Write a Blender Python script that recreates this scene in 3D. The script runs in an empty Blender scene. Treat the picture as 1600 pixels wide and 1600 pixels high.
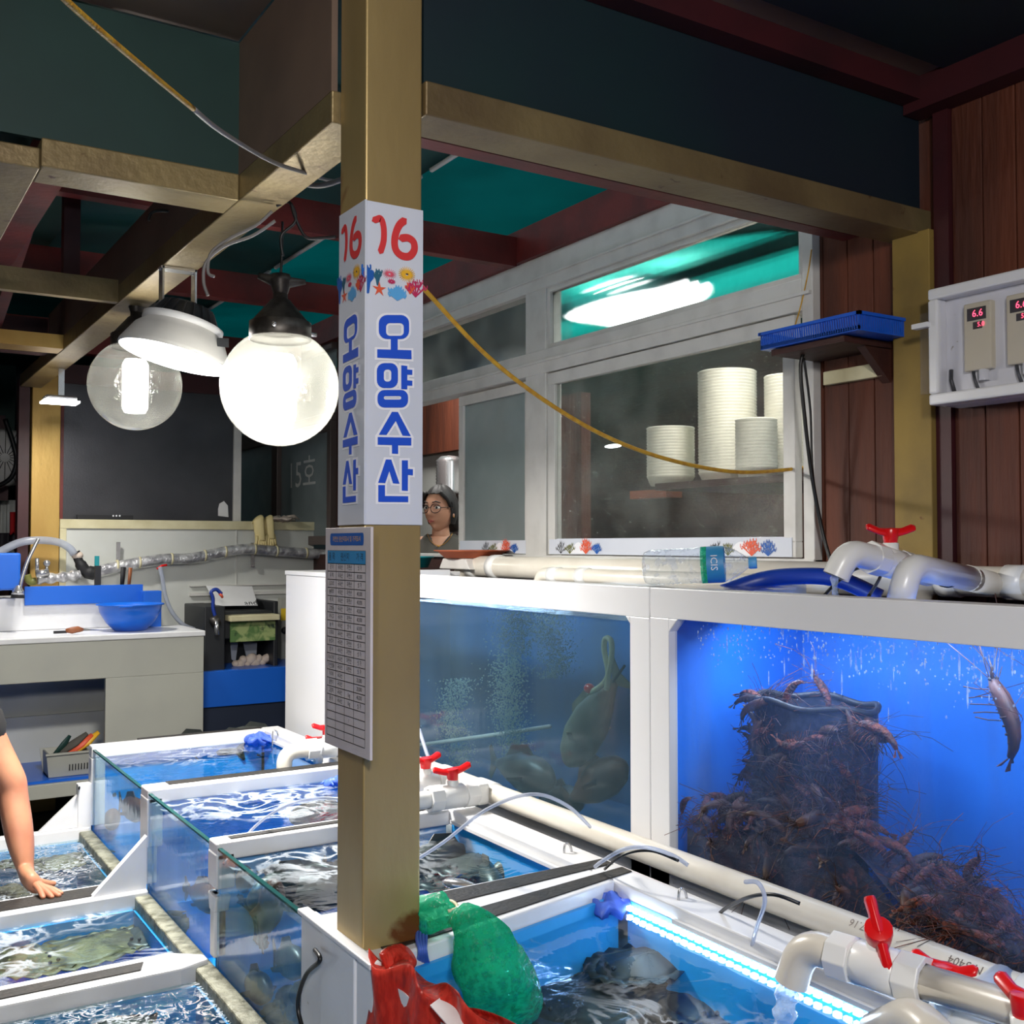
import bpy, bmesh, math, random
from math import sin, cos, pi, radians, sqrt
from mathutils import Vector, Matrix
random.seed(7)
S = bpy.context.scene
COL = S.collection

# ---------------------------------------------------------------- camera
YAW, PITCH, EYE = radians(32.25), radians(1.75), 1.6
cam_d = bpy.data.cameras.new('camera'); cam = bpy.data.objects.new('camera', cam_d); COL.objects.link(cam)
cam.location = (0, 0, EYE); cam.rotation_euler = (pi/2 + PITCH, 0, -YAW)
cam_d.sensor_width = 36; cam_d.lens = 1680/1600*36; cam_d.clip_start = .05; cam_d.clip_end = 60
S.camera = cam
# ---------------------------------------------------------------- colour management
S.view_settings.view_transform = 'Standard'; S.view_settings.look = 'None'
S.view_settings.exposure = 0.4; S.view_settings.gamma = 1; S.view_settings.use_curve_mapping = False
S.cycles.max_bounces = 8; S.cycles.diffuse_bounces = 4; S.cycles.glossy_bounces = 4
S.cycles.transmission_bounces = 6; S.cycles.transparent_max_bounces = 24
S.cycles.sample_clamp_indirect = 4; S.cycles.caustics_reflective = False; S.cycles.caustics_refractive = False
S.cycles.use_denoising = True
# ---------------------------------------------------------------- daylight outside the sheds
W = bpy.data.worlds.new('world'); S.world = W; W.use_nodes = True
W.node_tree.nodes['Background'].inputs[0].default_value = (.75, .9, 1, 1)
W.node_tree.nodes['Background'].inputs[1].default_value = 1.7
# ---------------------------------------------------------------- lamps of the hall, fill lights of the inner room
def light(kind, name, loc, power, color=(1, .96, .9), size=.1, aim=None, size_y=None, spot=None):
    d = bpy.data.lights.new(name, kind); o = bpy.data.objects.new(name, d); COL.objects.link(o)
    o.location = loc; d.energy = power; d.color = color
    if kind == 'AREA':
        d.shape = 'RECTANGLE' if size_y else 'DISK'; d.size = size
        if size_y: d.size_y = size_y
    else: d.shadow_soft_size = size
    if kind == 'SPOT': d.spot_size = spot or radians(120); d.spot_blend = .4
    if aim is not None:
        o.rotation_euler = (Vector(aim) - Vector(loc)).to_track_quat('-Z', 'Y').to_euler()
    return o
HB = Vector((.985, 3.72, 2.27))                 # high bay lamp
light('AREA', 'high_bay_light', HB + Vector((0, 0, -.06)), 80, (1, .96, .9), .33, HB + Vector((-.05, -.12, -1)))
G1, G2 = Vector((1.155, 3.17, 2.084)), Vector((1.005, 4.40, 2.235))
light('POINT', 'globe_light', G1, 24, (1, .96, .88), .07)
light('POINT', 'globe_light', G2, 17, (1, .96, .88), .07)
light('AREA', 'flood_light', (1.02, 6.16, 2.345), 14, (1, .97, .9), .15, (1.02, 6.1, 0))
light('AREA', 'next_stall_light', (-.3, -1.0, 2.6), 50, (1, .98, .96), .35, (1.0, 1.4, .9))
light('POINT', 'next_stall_light', (-.7, -.6, 2.3), 42, (1, .96, .9), .12)
light('AREA', 'inner_room_fill', (3.12, 5.9, 2.85), 16, (1, .97, .92), .4, (3.3, 6.1, 0))  # added fill without a fixture, brightens the white board behind the woman
light('AREA', 'inner_room_fill', (2.98, 2.9, 2.9), 13, (1, .97, .92), .3, (3.3, 3.0, 1.6))  # added fill without a fixture, brightens the bowl stacks
light('AREA', 'inner_room_fill', (4.3, 4.2, 2.9), 18, (1, .97, .92), .5, (4.4, 4.4, 0))

# ---------------------------------------------------------------- survey: a pixel of the photo met with a known plane
_f = Vector((sin(YAW)*cos(PITCH), cos(YAW)*cos(PITCH), sin(PITCH)))
_r = Vector((cos(YAW), -sin(YAW), 0)); _u = _r.cross(_f)
def ray(x, y): return _f + _r*((x-800)/1680) + _u*((800-y)/1680)
def _on(a, v, x, y):
    d = ray(x, y); o = Vector((0, 0, EYE)); return o + d*((v-o[a])/d[a])
def AX(v, x, y): return _on(0, v, x, y)
def AY(v, x, y): return _on(1, v, x, y)
def AZ(v, x, y): return _on(2, v, x, y)
def AD(d, x, y): return Vector((0, 0, EYE)) + ray(x, y)*d

# ---------------------------------------------------------------- materials
M = {}
def _n(nt, t, **k):
    n = nt.nodes.new(t)
    for a, v in k.items():
        if a.startswith('i_'): n.inputs[a[2:].replace('_', ' ')].default_value = v
        else: setattr(n, a, v)
    return n
def srgb(r, g, b):
    f = lambda c: (c/255/12.92) if c/255 <= .04045 else ((c/255+.055)/1.055)**2.4
    return (f(r), f(g), f(b), 1)
def start(name):
    m = bpy.data.materials.new(name); m.use_nodes = True; nt = m.node_tree; nt.nodes.clear()
    out = nt.nodes.new('ShaderNodeOutputMaterial'); M[name] = m; return m, nt, out
def noise(nt, scale, detail=4, dist=0, stretch=None, coord='Object'):
    tc = nt.nodes.new('ShaderNodeTexCoord'); src = tc.outputs[coord]
    if stretch:
        mp = nt.nodes.new('ShaderNodeMapping'); mp.inputs['Scale'].default_value = stretch
        nt.links.new(src, mp.inputs[0]); src = mp.outputs[0]
    t = _n(nt, 'ShaderNodeTexNoise'); t.inputs['Scale'].default_value = scale
    t.inputs['Detail'].default_value = detail; t.inputs['Distortion'].default_value = dist
    nt.links.new(src, t.inputs['Vector']); return t
def ramp(nt, src, stops):
    r = nt.nodes.new('ShaderNodeValToRGB'); e = r.color_ramp.elements
    while len(e) < len(stops): e.new(.5)
    for k, (p, c) in enumerate(stops): e[k].position = p; e[k].color = c if len(c) == 4 else (*c, 1)
    nt.links.new(src, r.inputs[0]); return r
def mat(name, c, rough=.5, metal=0, c2=None, sc=6, lo=.4, hi=.65, stretch=None, bump=0, bsc=60, spots=None, dist=0, emit=None, es=1, trans=None, coat=0):
    m, nt, out = start(name)
    b = nt.nodes.new('ShaderNodeBsdfPrincipled'); L = nt.links.new
    L(b.outputs[0], out.inputs[0])
    b.inputs['Roughness'].default_value = rough; b.inputs['Metallic'].default_value = metal
    b.inputs['Coat Weight'].default_value = coat
    c = srgb(*c); b.inputs['Base Color'].default_value = c
    col = None
    if c2:
        t = noise(nt, sc, 5, dist, stretch); r = ramp(nt, t.outputs['Fac'], [(lo, c), (hi, srgb(*c2))]); col = r.outputs[0]
    if spots:                                   # (colour, scale, threshold)
        t = noise(nt, spots[1], 6, .4); r = ramp(nt, t.outputs['Fac'], [(spots[2], (0, 0, 0)), (spots[2]+.06, (1, 1, 1))])
        mx = _n(nt, 'ShaderNodeMix', data_type='RGBA'); L(r.outputs[0], mx.inputs[0])
        if col: L(col, mx.inputs[6])
        else: mx.inputs[6].default_value = c
        mx.inputs[7].default_value = srgb(*spots[0]); col = mx.outputs[2]
    if col: L(col, b.inputs['Base Color'])
    if bump:
        t = noise(nt, bsc, 4, 0, stretch); bp = nt.nodes.new('ShaderNodeBump'); bp.inputs['Strength'].default_value = bump
        bp.inputs['Distance'].default_value = .01
        L(t.outputs['Fac'], bp.inputs['Height']); L(bp.outputs[0], b.inputs['Normal'])
    if emit: b.inputs['Emission Color'].default_value = srgb(*emit); b.inputs['Emission Strength'].default_value = es
    if trans:                                   # translucent share
        tr = nt.nodes.new('ShaderNodeBsdfTranslucent'); tr.inputs[0].default_value = c
        if col: L(col, tr.inputs[0])
        mx = nt.nodes.new('ShaderNodeMixShader'); mx.inputs[0].default_value = trans
        L(b.outputs[0], mx.inputs[1]); L(tr.outputs[0], mx.inputs[2]); L(mx.outputs[0], out.inputs[0])
    return m
def fresnel(nt, ior):
    """Schlick reflectance, the same seen from either side of a thin pane or surface"""
    f0 = ((ior-1)/(ior+1))**2; L = nt.links.new; g = nt.nodes.new('ShaderNodeNewGeometry')
    d = _n(nt, 'ShaderNodeVectorMath', operation='DOT_PRODUCT'); L(g.outputs['Incoming'], d.inputs[0]); L(g.outputs['Normal'], d.inputs[1])
    a = _n(nt, 'ShaderNodeMath', operation='ABSOLUTE'); L(d.outputs['Value'], a.inputs[0])
    b = _n(nt, 'ShaderNodeMath', operation='SUBTRACT'); b.inputs[0].default_value = 1; L(a.outputs[0], b.inputs[1])
    c = _n(nt, 'ShaderNodeMath', operation='POWER'); L(b.outputs[0], c.inputs[0]); c.inputs[1].default_value = 5
    e = _n(nt, 'ShaderNodeMath', operation='MULTIPLY_ADD'); L(c.outputs[0], e.inputs[0]); e.inputs[1].default_value = 1-f0; e.inputs[2].default_value = f0
    return e
def clear(name, tint, ior=1.45, rough=.02, haze=(.6, .65, .65), amt=0.0, amt2=0.0, hs=8, lo=.45, hi=.7, stretch=None, bump=0, bsc=30, bstretch=None, dist=0, bdist=.01, bdet=3):
    """glass or still water: tinted see-through, fresnel gloss, and a share of fog, grime, foam or water haze"""
    m, nt, out = start(name); L = nt.links.new
    tp = nt.nodes.new('ShaderNodeBsdfTransparent'); tp.inputs[0].default_value = (*tint, 1)
    gl = nt.nodes.new('ShaderNodeBsdfGlossy'); gl.inputs['Roughness'].default_value = rough
    fr = fresnel(nt, ior)
    if bump:
        t = noise(nt, bsc, bdet, .3, bstretch); bp = nt.nodes.new('ShaderNodeBump'); bp.inputs['Strength'].default_value = bump
        bp.inputs['Distance'].default_value = bdist
        L(t.outputs['Fac'], bp.inputs['Height']); L(bp.outputs[0], gl.inputs['Normal'])
    mx = nt.nodes.new('ShaderNodeMixShader'); L(fr.outputs[0], mx.inputs[0]); L(tp.outputs[0], mx.inputs[1]); L(gl.outputs[0], mx.inputs[2])
    res = mx
    if amt or amt2:
        df = nt.nodes.new('ShaderNodeBsdfDiffuse'); df.inputs[0].default_value = (*haze, 1)
        tl = nt.nodes.new('ShaderNodeBsdfTranslucent'); tl.inputs[0].default_value = (*haze, 1)
        hm = nt.nodes.new('ShaderNodeMixShader'); hm.inputs[0].default_value = .4; L(df.outputs[0], hm.inputs[1]); L(tl.outputs[0], hm.inputs[2])
        t = noise(nt, hs, 6, dist, stretch); r = ramp(nt, t.outputs['Fac'], [(lo, (amt,)*3), (hi, (amt2,)*3)])
        m2 = nt.nodes.new('ShaderNodeMixShader'); L(r.outputs[0], m2.inputs[0]); L(mx.outputs[0], m2.inputs[1]); L(hm.outputs[0], m2.inputs[2]); res = m2
    L(res.outputs[0], out.inputs[0]); return m
def water(name, tint, foam=.0, fsc=7, bump=.3, bsc=14, web=.035, patch=.5, bd=.01):
    """water surface: fresnel gloss on tinted see-through, foam strands and floes"""
    m, nt, out = start(name); L = nt.links.new
    tp = nt.nodes.new('ShaderNodeBsdfTransparent'); tp.inputs[0].default_value = (*tint, 1)
    gl = nt.nodes.new('ShaderNodeBsdfGlossy'); gl.inputs['Roughness'].default_value = .03
    fr = fresnel(nt, 1.33)
    t = noise(nt, bsc, 3, .8); bp = nt.nodes.new('ShaderNodeBump'); bp.inputs['Strength'].default_value = bump; bp.inputs['Distance'].default_value = bd
    L(t.outputs['Fac'], bp.inputs['Height']); L(bp.outputs[0], gl.inputs['Normal'])
    mx = nt.nodes.new('ShaderNodeMixShader'); L(fr.outputs[0], mx.inputs[0]); L(tp.outputs[0], mx.inputs[1]); L(gl.outputs[0], mx.inputs[2])
    res = mx
    if foam:
        f1 = noise(nt, fsc, 4, 1.6)
        a = _n(nt, 'ShaderNodeMath', operation='SUBTRACT'); L(f1.outputs['Fac'], a.inputs[0]); a.inputs[1].default_value = .5
        b = _n(nt, 'ShaderNodeMath', operation='ABSOLUTE'); L(a.outputs[0], b.inputs[0])
        r1 = ramp(nt, b.outputs[0], [(web*.2, (1, 1, 1)), (web, (0, 0, 0))])
        f2 = noise(nt, fsc*.33, 2, .4); r2 = ramp(nt, f2.outputs['Fac'], [(patch-.08, (0, 0, 0)), (patch+.10, (1, 1, 1))])
        k = _n(nt, 'ShaderNodeMath', operation='MULTIPLY'); L(r1.outputs[0], k.inputs[0]); L(r2.outputs[0], k.inputs[1])
        k2 = _n(nt, 'ShaderNodeMath', operation='MULTIPLY'); L(k.outputs[0], k2.inputs[0]); k2.inputs[1].default_value = foam
        df = nt.nodes.new('ShaderNodeBsdfDiffuse'); df.inputs[0].default_value = (.56, .62, .68, 1)
        m2 = nt.nodes.new('ShaderNodeMixShader'); L(k2.outputs[0], m2.inputs[0]); L(mx.outputs[0], m2.inputs[1]); L(df.outputs[0], m2.inputs[2]); res = m2
    L(res.outputs[0], out.inputs[0]); return m
def emitter(name, c, s):
    m, nt, out = start(name); e = nt.nodes.new('ShaderNodeEmission'); e.inputs[0].default_value = (*c, 1); e.inputs[1].default_value = s
    nt.links.new(e.outputs[0], out.inputs[0]); return m

mat('brass', (190, 166, 112), .42, .5, (168, 144, 96), 3, .35, .7, (1, 1, .35), .12, 25, spots=((124, 72, 34), 5, .64))
mat('brass_dull', (150, 132, 92), .45, .5, (118, 100, 72), 4, .35, .7, None, .2, 40, spots=((84, 48, 34), 16, .68))
mat('brass_post', (190, 156, 86), .5, .4, (168, 130, 66), 4, .35, .7, (1, 1, .4), .15, 30, spots=((70, 52, 28), 26, .70))
mat('panel_brown', (120, 100, 86), .55, .1, (92, 76, 68), 2, .4, .7)
mat('panel_navy', (12, 26, 38), .6, 0, (8, 36, 40), 1.3, .45, .7)
mat('panel_green', (20, 52, 48), .6, 0, (28, 64, 58), 2, .4, .7)
mat('red_paint', (112, 34, 30), .5, 0, (78, 26, 24), 5, .4, .7, None, .15, 30)
mat('red_dark', (62, 18, 24), .55, 0, (44, 14, 20), 4, .4, .7)
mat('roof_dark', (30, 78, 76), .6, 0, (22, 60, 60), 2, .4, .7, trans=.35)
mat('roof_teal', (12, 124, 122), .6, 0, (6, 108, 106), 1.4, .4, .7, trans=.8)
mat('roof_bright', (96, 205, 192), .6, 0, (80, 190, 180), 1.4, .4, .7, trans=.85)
mat('white_paint', (222, 222, 224), .35, 0, None, bump=.05, bsc=12)
mat('white_plastic', (226, 226, 228), .28, 0, (212, 212, 212), 5, .4, .8, spots=((150, 140, 120), 40, .74))
mat('pvc', (214, 208, 196), .3, 0, (200, 192, 178), 6, .4, .8)
mat('pvc_white', (228, 228, 226), .3, 0, None)
mat('rubber', (34, 32, 30), .55, 0, (60, 54, 48), 40, .55, .8, None, .3, 80)
mat('wet_black', (12, 12, 13), .25)
mat('dark_plastic', (32, 34, 38), .45)
mat('frame_grey', (212, 210, 206), .45, 0, (194, 192, 188), 8, .45, .8)
mat('frame_brown', (96, 84, 80), .5, .2)
mat('wood', (100, 48, 26), .7, 0, (66, 30, 17), 9, .35, .65, (1, 1, .12), .5, 60)
mat('wood_dark', (70, 36, 28), .6, 0, (50, 24, 20), 9, .35, .65, (1, .2, 1), .3, 60)
mat('concrete', (40, 42, 44), .3, 0, (24, 24, 26), 3, .4, .7, None, .2, 20)
mat('dark_wall', (26, 24, 26), .8, 0, (16, 16, 18), 2, .4, .7)
mat('steel_sheet', (92, 92, 96), .34, .8, (62, 62, 68), 1.6, .35, .75, None, .06, 120)
mat('steel', (196, 196, 198), .25, .8)
mat('iron', (92, 88, 84), .45, .7, (60, 56, 54), 20, .4, .6)
mat('tank_blue', (46, 160, 232), .5, 0, (36, 146, 224), 2, .4, .7)
mat('deep_blue', (20, 108, 204), .6, 0, (16, 96, 190), 2, .4, .7)
mat('murk_blue', (34, 94, 146), .6, 0, (30, 76, 112), 3, .35, .7, (1, 1, .25))
mat('counter_grey', (168, 168, 158), .5, 0, (160, 160, 152), 3, .4, .7)
mat('counter_blue', (26, 96, 200), .3, 0)
mat('navy', (30, 40, 60), .5)
mat('wall_white', (206, 208, 204), .45, 0, (192, 194, 188), 2, .4, .7)
mat('cream', (214, 206, 170), .5, 0, (196, 186, 146), 8, .4, .7)
mat('foil', (214, 214, 216), .3, .5, (150, 150, 156), 18, .4, .6, None, .9, 40)
mat('sealant', (150, 150, 132), .5, 0, (96, 96, 78), 30, .4, .65, None, .8, 60)
mat('red_plastic', (214, 20, 24), .28, 0)
mat('sign_board', (214, 218, 228), .6, 0, (200, 206, 220), 3, .35, .75)
mat('sign_white', (240, 240, 246), .7)
mat('sign_blue', (20, 80, 206), .75)
mat('sign_red', (214, 52, 54), .75)
mat('ink', (24, 24, 28), .6)
mat('paper', (216, 208, 210), .55, 0, (200, 190, 192), 5, .4, .7)
for nm, c in dict(ink_blue=(52, 140, 196), ink_deep=(28, 92, 176), yellow=(236, 180, 50), pink=(224, 86, 110), orange=(226, 92, 60), magenta=(190, 44, 92), sky=(92, 170, 226), olive=(110, 112, 52), teal_ink=(40, 96, 120)).items(): mat(nm, c, .5)
mat('skin', (190, 132, 100), .5, 0, (174, 112, 86), 9, .4, .7)
mat('skin_face', (200, 150, 122), .5, 0, (190, 136, 110), 9, .4, .7)
mat('lips', (170, 84, 78), .4)
mat('hair', (20, 17, 18), .65)
mat('shirt_black', (24, 23, 24), .85)
mat('shirt_olive', (84, 80, 74), .85)
mat('eye_white', (220, 214, 208), .3)
mat('amber_frame', (52, 28, 22), .3)
mat('gold', (212, 160, 70), .3, .9)
mat('rope_yellow', (214, 166, 46), .6, 0, (186, 130, 30), 40, .4, .7, None, .4, 200)
mat('cable', (18, 18, 20), .4)
mat('wire_grey', (128, 124, 122), .5)
mat('blue_plastic', (28, 110, 222), .3, 0, None, trans=.15)
mat('basket_blue', (24, 92, 206), .35)
mat('hose_blue', (14, 50, 140), .4)
mat('clay', (178, 88, 50), .6, 0, (160, 74, 42), 8, .4, .7)
mat('teal_plastic', (20, 132, 140), .4)
mat('bowl_paper', (226, 222, 206), .6, 0, None)
mat('glove_cream', (226, 208, 150), .5)
mat('glove_blue', (92, 128, 226), .45, 0, None, trans=.3)
mat('knife_wood', (140, 82, 48), .5)
mat('cloth', (206, 190, 176), .9, 0, (186, 168, 156), 20, .4, .7, None, .6, 40)
mat('fish_dark', (58, 62, 58), .4, 0, (30, 34, 36), 9, .4, .6)
mat('fish_olive', (104, 98, 66), .5, 0, (62, 58, 40), 14, .4, .6, None, .5, 30, spots=((150, 140, 96), 30, .66))
mat('fish_brown', (112, 66, 48), .5, 0, (70, 44, 36), 10, .4, .6)
mat('fish_pale', (122, 120, 98), .5, 0, (88, 84, 70), 8, .4, .6)
mat('shell', (120, 104, 84), .7, 0, (70, 60, 50), 20, .4, .6, None, .8, 30)
mat('shrimp', (120, 54, 30), .6, 0, (56, 30, 24), 60, .4, .6, None, .9, 120)
mat('shrimp_dark', (48, 27, 22), .65, 0, (30, 20, 18), 30, .4, .6)
mat('fish_black', (40, 42, 42), .5, 0, (24, 26, 28), 9, .4, .6)
mat('shrimp_heap', (58, 32, 24), .7, 0, (24, 16, 16), 34, .4, .6, None, 1, 50, spots=((104, 52, 34), 46, .62))
mat('net_dark', (20, 30, 52), .7, 0, (44, 50, 70), 60, .45, .55)
mat('controller', (206, 196, 168), .5)
mat('yellow_label', (224, 190, 40), .5)
mat('poster', (168, 184, 120), .5, 0, (96, 132, 74), 14, .45, .6, dist=1, spots=((36, 60, 44), 9, .62))
mat('red_cloth', (190, 26, 30), .8); mat('purple_bag', (40, 34, 44), .6)
emitter('led_white', (.72, .86, 1), 16); emitter('bulb', (1, .97, .9), 12); emitter('lamp_face', (1, .97, .92), 16)
emitter('led_red', (1, .06, .12), 3.2); emitter('inner_lamp', (.95, 1, .98), 14)
clear('glass', (.93, .97, .97), 1.45, .02)
clear('tank_glass', (.86, .95, .98), 1.14, .05, (.35, .58, .72), .03, .26, 5, .42, .75, (1, 1, .12), .15, 18, (1, 1, .15))
clear('murk_glass', (.70, .80, .84), 1.2, .06, (.15, .23, .27), .12, .30, 3, .4, .75, (1, 1, .18), .08, 16, (1, 1, .15))
clear('drop_haze_glass', (.94, .96, 1), 1.2, .05, (.16, .26, .50), .08, .24, 9, .5, .75, (1, 1, .08), .12, 50, (1, 1, .3))  # droplet bumps; the blue haze of the lit water is put into the glass
clear('dirty_glass', (.94, .95, .94), 1.35, .06, (.38, .40, .38), .04, .22, 4, .38, .70, None, .3, 120)
clear('frosted', (.45, .5, .5), 1.45, .15, (.40, .45, .46), .55, .68, 3, .4, .7)
clear('globe_glass', (.95, .95, .93), 1.3, .04, (.9, .9, .82), .13, .24, 9, .4, .7, None, .5, 26)
clear('globe_glass_dim', (.95, .95, .93), 1.3, .04, (.9, .9, .84), .05, .11, 9, .4, .7, None, .5, 26)
clear('acrylic', (.97, .97, .99), 1.3, .08, (.7, .72, .8), .03, .09, 5)
clear('bottle', (.93, .96, .99), 1.4, .03, (.8, .86, 1), .05, .34, 30, .52, .62, None, .5, 34)
clear('hose_clear', (.74, .78, .86), 1.45, .1, (.72, .76, .86), .45, .55, 8)
clear('net_green', (.35, .9, .65), 1.3, .25, (.02, .50, .28), .40, .82, 70, .42, .58, None, .8, 90)
clear('net_red', (.95, .3, .24), 1.3, .2, (.86, .09, .06), .40, .85, 40, .42, .6, (3, 1, .5), .8, 60)
clear('stream', (.86, .93, 1), 1.33, .05, (.8, .9, 1), .1, .5, 40, .4, .65, None, 1, 60)
clear('bubble', (.95, .98, .98), 1.33, .1, (.40, .50, .46), .7, .7)
clear('edge_green', (.04, .16, .15), 1.5, .05, (.05, .2, .2), .5, .6)
def fogged(name, share, rough):
    m, nt, out = start(name); L = nt.links.new; tp = nt.nodes.new('ShaderNodeBsdfTransparent'); tp.inputs[0].default_value = (.94, .96, .95, 1)
    rf = nt.nodes.new('ShaderNodeBsdfRefraction'); rf.inputs['Roughness'].default_value = rough; rf.inputs['IOR'].default_value = 1.03; rf.inputs[0].default_value = (.95, .97, .96, 1)
    t = noise(nt, 5, 5); r = ramp(nt, t.outputs['Fac'], [(.35, (share*.6,)*3), (.65, (share,)*3)])
    mx = nt.nodes.new('ShaderNodeMixShader'); L(r.outputs[0], mx.inputs[0]); L(tp.outputs[0], mx.inputs[1]); L(rf.outputs[0], mx.inputs[2]); L(mx.outputs[0], out.inputs[0])
fogged('fogged_glass', .6, .30)
water('water_calm', (.82, .96, .98), .5, 5, .3, 7, .04, .60)
water('water_foamy', (.80, .95, .97), .55, 6, .5, 9, .075, .50)
water('water_bubbly', (.76, .88, .86), .55, 20, 1.0, 30, .07, .47, .02)
water('water_top', (.7, .8, 1), 0, 7, .6, 40)

# ---------------------------------------------------------------- mesh helpers
def root_loc(p):
    while p is not None and p.parent is not None: p = p.parent
    return Vector(p.location) if p is not None and p.get('rooted') else Vector((0, 0, 0))
class MB:
    def __init__(s): s.v = []; s.f = []; s.sm = []
    def add(s, vs, fs, smooth=False):
        b = len(s.v); s.v += [Vector(v) for v in vs]; s.f += [[b+i for i in f] for f in fs]; s.sm += [smooth]*len(fs); return s
    def box(s, a, b):
        x0, y0, z0 = a; x1, y1, z1 = b
        return s.add([(x0,y0,z0),(x1,y0,z0),(x1,y1,z0),(x0,y1,z0),(x0,y0,z1),(x1,y0,z1),(x1,y1,z1),(x0,y1,z1)],
                     [(0,3,2,1),(4,5,6,7),(0,1,5,4),(1,2,6,5),(2,3,7,6),(3,0,4,7)])
    def prism(s, pts, d):                       # polygon pts swept by vector d
        n = len(pts); d = Vector(d); P = [Vector(p) for p in pts]
        return s.add(P + [p+d for p in P], [list(range(n))[::-1], [n+i for i in range(n)]] + [(i,(i+1)%n,n+(i+1)%n,n+i) for i in range(n)])
    def tube(s, pts, r, n=12, cap=True, flat=None):
        P = [Vector(p) for p in pts]; R = r if isinstance(r, (list, tuple)) else [r]*len(P); vs = []; fs = []; up = None
        for i, p in enumerate(P):
            t = (P[min(i+1, len(P)-1)] - P[max(i-1, 0)]); t = t.normalized() if t.length > 1e-9 else Vector((0, 0, 1))
            if up is None: up = t.orthogonal().normalized()
            up = (up - t*up.dot(t)); up = up.normalized() if up.length > 1e-6 else t.orthogonal().normalized(); w = t.cross(up)
            for k in range(n):
                a = 2*pi*k/n; vs.append(p + (up*cos(a)+w*sin(a)*(flat or 1))*R[i])
        for i in range(len(P)-1):
            for k in range(n): fs.append((i*n+k, i*n+(k+1)%n, (i+1)*n+(k+1)%n, (i+1)*n+k))
        if cap: fs += [list(range(n))[::-1], [(len(P)-1)*n+k for k in range(n)]]
        return s.add(vs, fs, True)
    def lathe(s, prof, c=(0, 0, 0), axis=(0, 0, 1), n=28, sx=1):   # prof: (radius, height)
        c = Vector(c); ax = Vector(axis).normalized(); u = ax.orthogonal().normalized(); w = ax.cross(u); vs = []; fs = []
        for (r, h) in prof:
            for k in range(n): a = 2*pi*k/n; vs.append(c + ax*h + (u*cos(a)*sx+w*sin(a))*r)
        for i in range(len(prof)-1):
            for k in range(n): fs.append((i*n+k, i*n+(k+1)%n, (i+1)*n+(k+1)%n, (i+1)*n+k))
        return s.add(vs, fs, True)
    def ball(s, c, r, n=16, m=10, rot=None):
        r = Vector(r) if not isinstance(r, (int, float)) else Vector((r, r, r)); c = Vector(c); vs = []; fs = []
        for j in range(m+1):
            t = pi*j/m
            for k in range(n):
                a = 2*pi*k/n; v = Vector((sin(t)*cos(a)*r.x, sin(t)*sin(a)*r.y, cos(t)*r.z))
                vs.append(c + (rot @ v if rot else v))
        for j in range(m):
            for k in range(n): fs.append((j*n+k, (j+1)*n+k, (j+1)*n+(k+1)%n, j*n+(k+1)%n))
        return s.add(vs, fs, True)
    def grid(s, fn, nu, nv, smooth=True):
        vs = [fn(i/nu, j/nv) for j in range(nv+1) for i in range(nu+1)]
        fs = [(j*(nu+1)+i, j*(nu+1)+i+1, (j+1)*(nu+1)+i+1, (j+1)*(nu+1)+i) for j in range(nv) for i in range(nu)]
        return s.add(vs, fs, smooth)
    def build(s, name, m, parent=None, bevel=0, loc=None, solid=0):
        me = bpy.data.meshes.new(name); org = Vector(loc) if loc is not None else root_loc(parent)
        me.from_pydata([v-org for v in s.v], [], s.f); me.validate()
        me.materials.append(M[m] if isinstance(m, str) else m)
        if len(me.polygons) == len(s.sm):
            for p, q in zip(me.polygons, s.sm): p.use_smooth = q
        o = bpy.data.objects.new(name, me); COL.objects.link(o)
        if parent is not None:
            o.parent = parent
        elif loc is not None: o.location = org
        if bevel:
            b = o.modifiers.new('bevel', 'BEVEL'); b.width = bevel; b.segments = 2; b.limit_method = 'ANGLE'; b.angle_limit = radians(40)
        if solid:
            q = o.modifiers.new('solid', 'SOLIDIFY'); q.thickness = solid; q.offset = 0
        return o
def tag(o, label, cat, group=None, kind=None):
    o['label'] = label; o['category'] = cat
    if group: o['group'] = group
    if kind: o['kind'] = kind
    return o
def struct(o, label=None):
    o['kind'] = 'structure'
    if label: o['label'] = label
    return o
def thing(name, loc, label, cat, group=None, rot=None):
    o = bpy.data.objects.new(name, None); COL.objects.link(o); o.location = loc; o.empty_display_size = .05; o['rooted'] = 1
    return tag(o, label, cat, group)
def local(name, label, cat, group=None):        # a prototype modelled around the origin, moved afterwards
    return thing(name, (0, 0, 0), label, cat, group)
def kids(o): return [c for c in bpy.data.objects if c.parent == o]
def copy_tree(o, parent=None, label=None):
    c = o.copy(); COL.objects.link(c)
    if parent is not None: c.parent = parent
    if label: c['label'] = label
    for k in kids(o): copy_tree(k, c)
    return c
def place(o, loc, rot=(0, 0, 0), sc=1):
    o.location = loc; o.rotation_euler = rot; o.scale = (sc, sc, sc) if isinstance(sc, (int, float)) else sc; return o
def aim_basis(o, x_dir, up=(0, 0, 1), loc=None, sc=1):
    x = Vector(x_dir).normalized(); z = Vector(up); z = (z - x*z.dot(x)).normalized(); y = z.cross(x)
    m = Matrix((x, y, z)).transposed().to_4x4(); o.rotation_euler = m.to_euler(); o.scale = (sc, sc, sc)
    if loc is not None: o.location = loc
    return o
def smooth_path(pts, n=8):
    P = [Vector(p) for p in pts]; out = []
    for i in range(len(P)-1):
        a, b, c, d = P[max(i-1, 0)], P[i], P[i+1], P[min(i+2, len(P)-1)]
        for k in range(n):
            t = k/n; out.append(.5*((2*b)+(c-a)*t+(2*a-5*b+4*c-d)*t*t+(3*b-a-3*c+d)*t**3))
    return out + [P[-1]]
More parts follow.
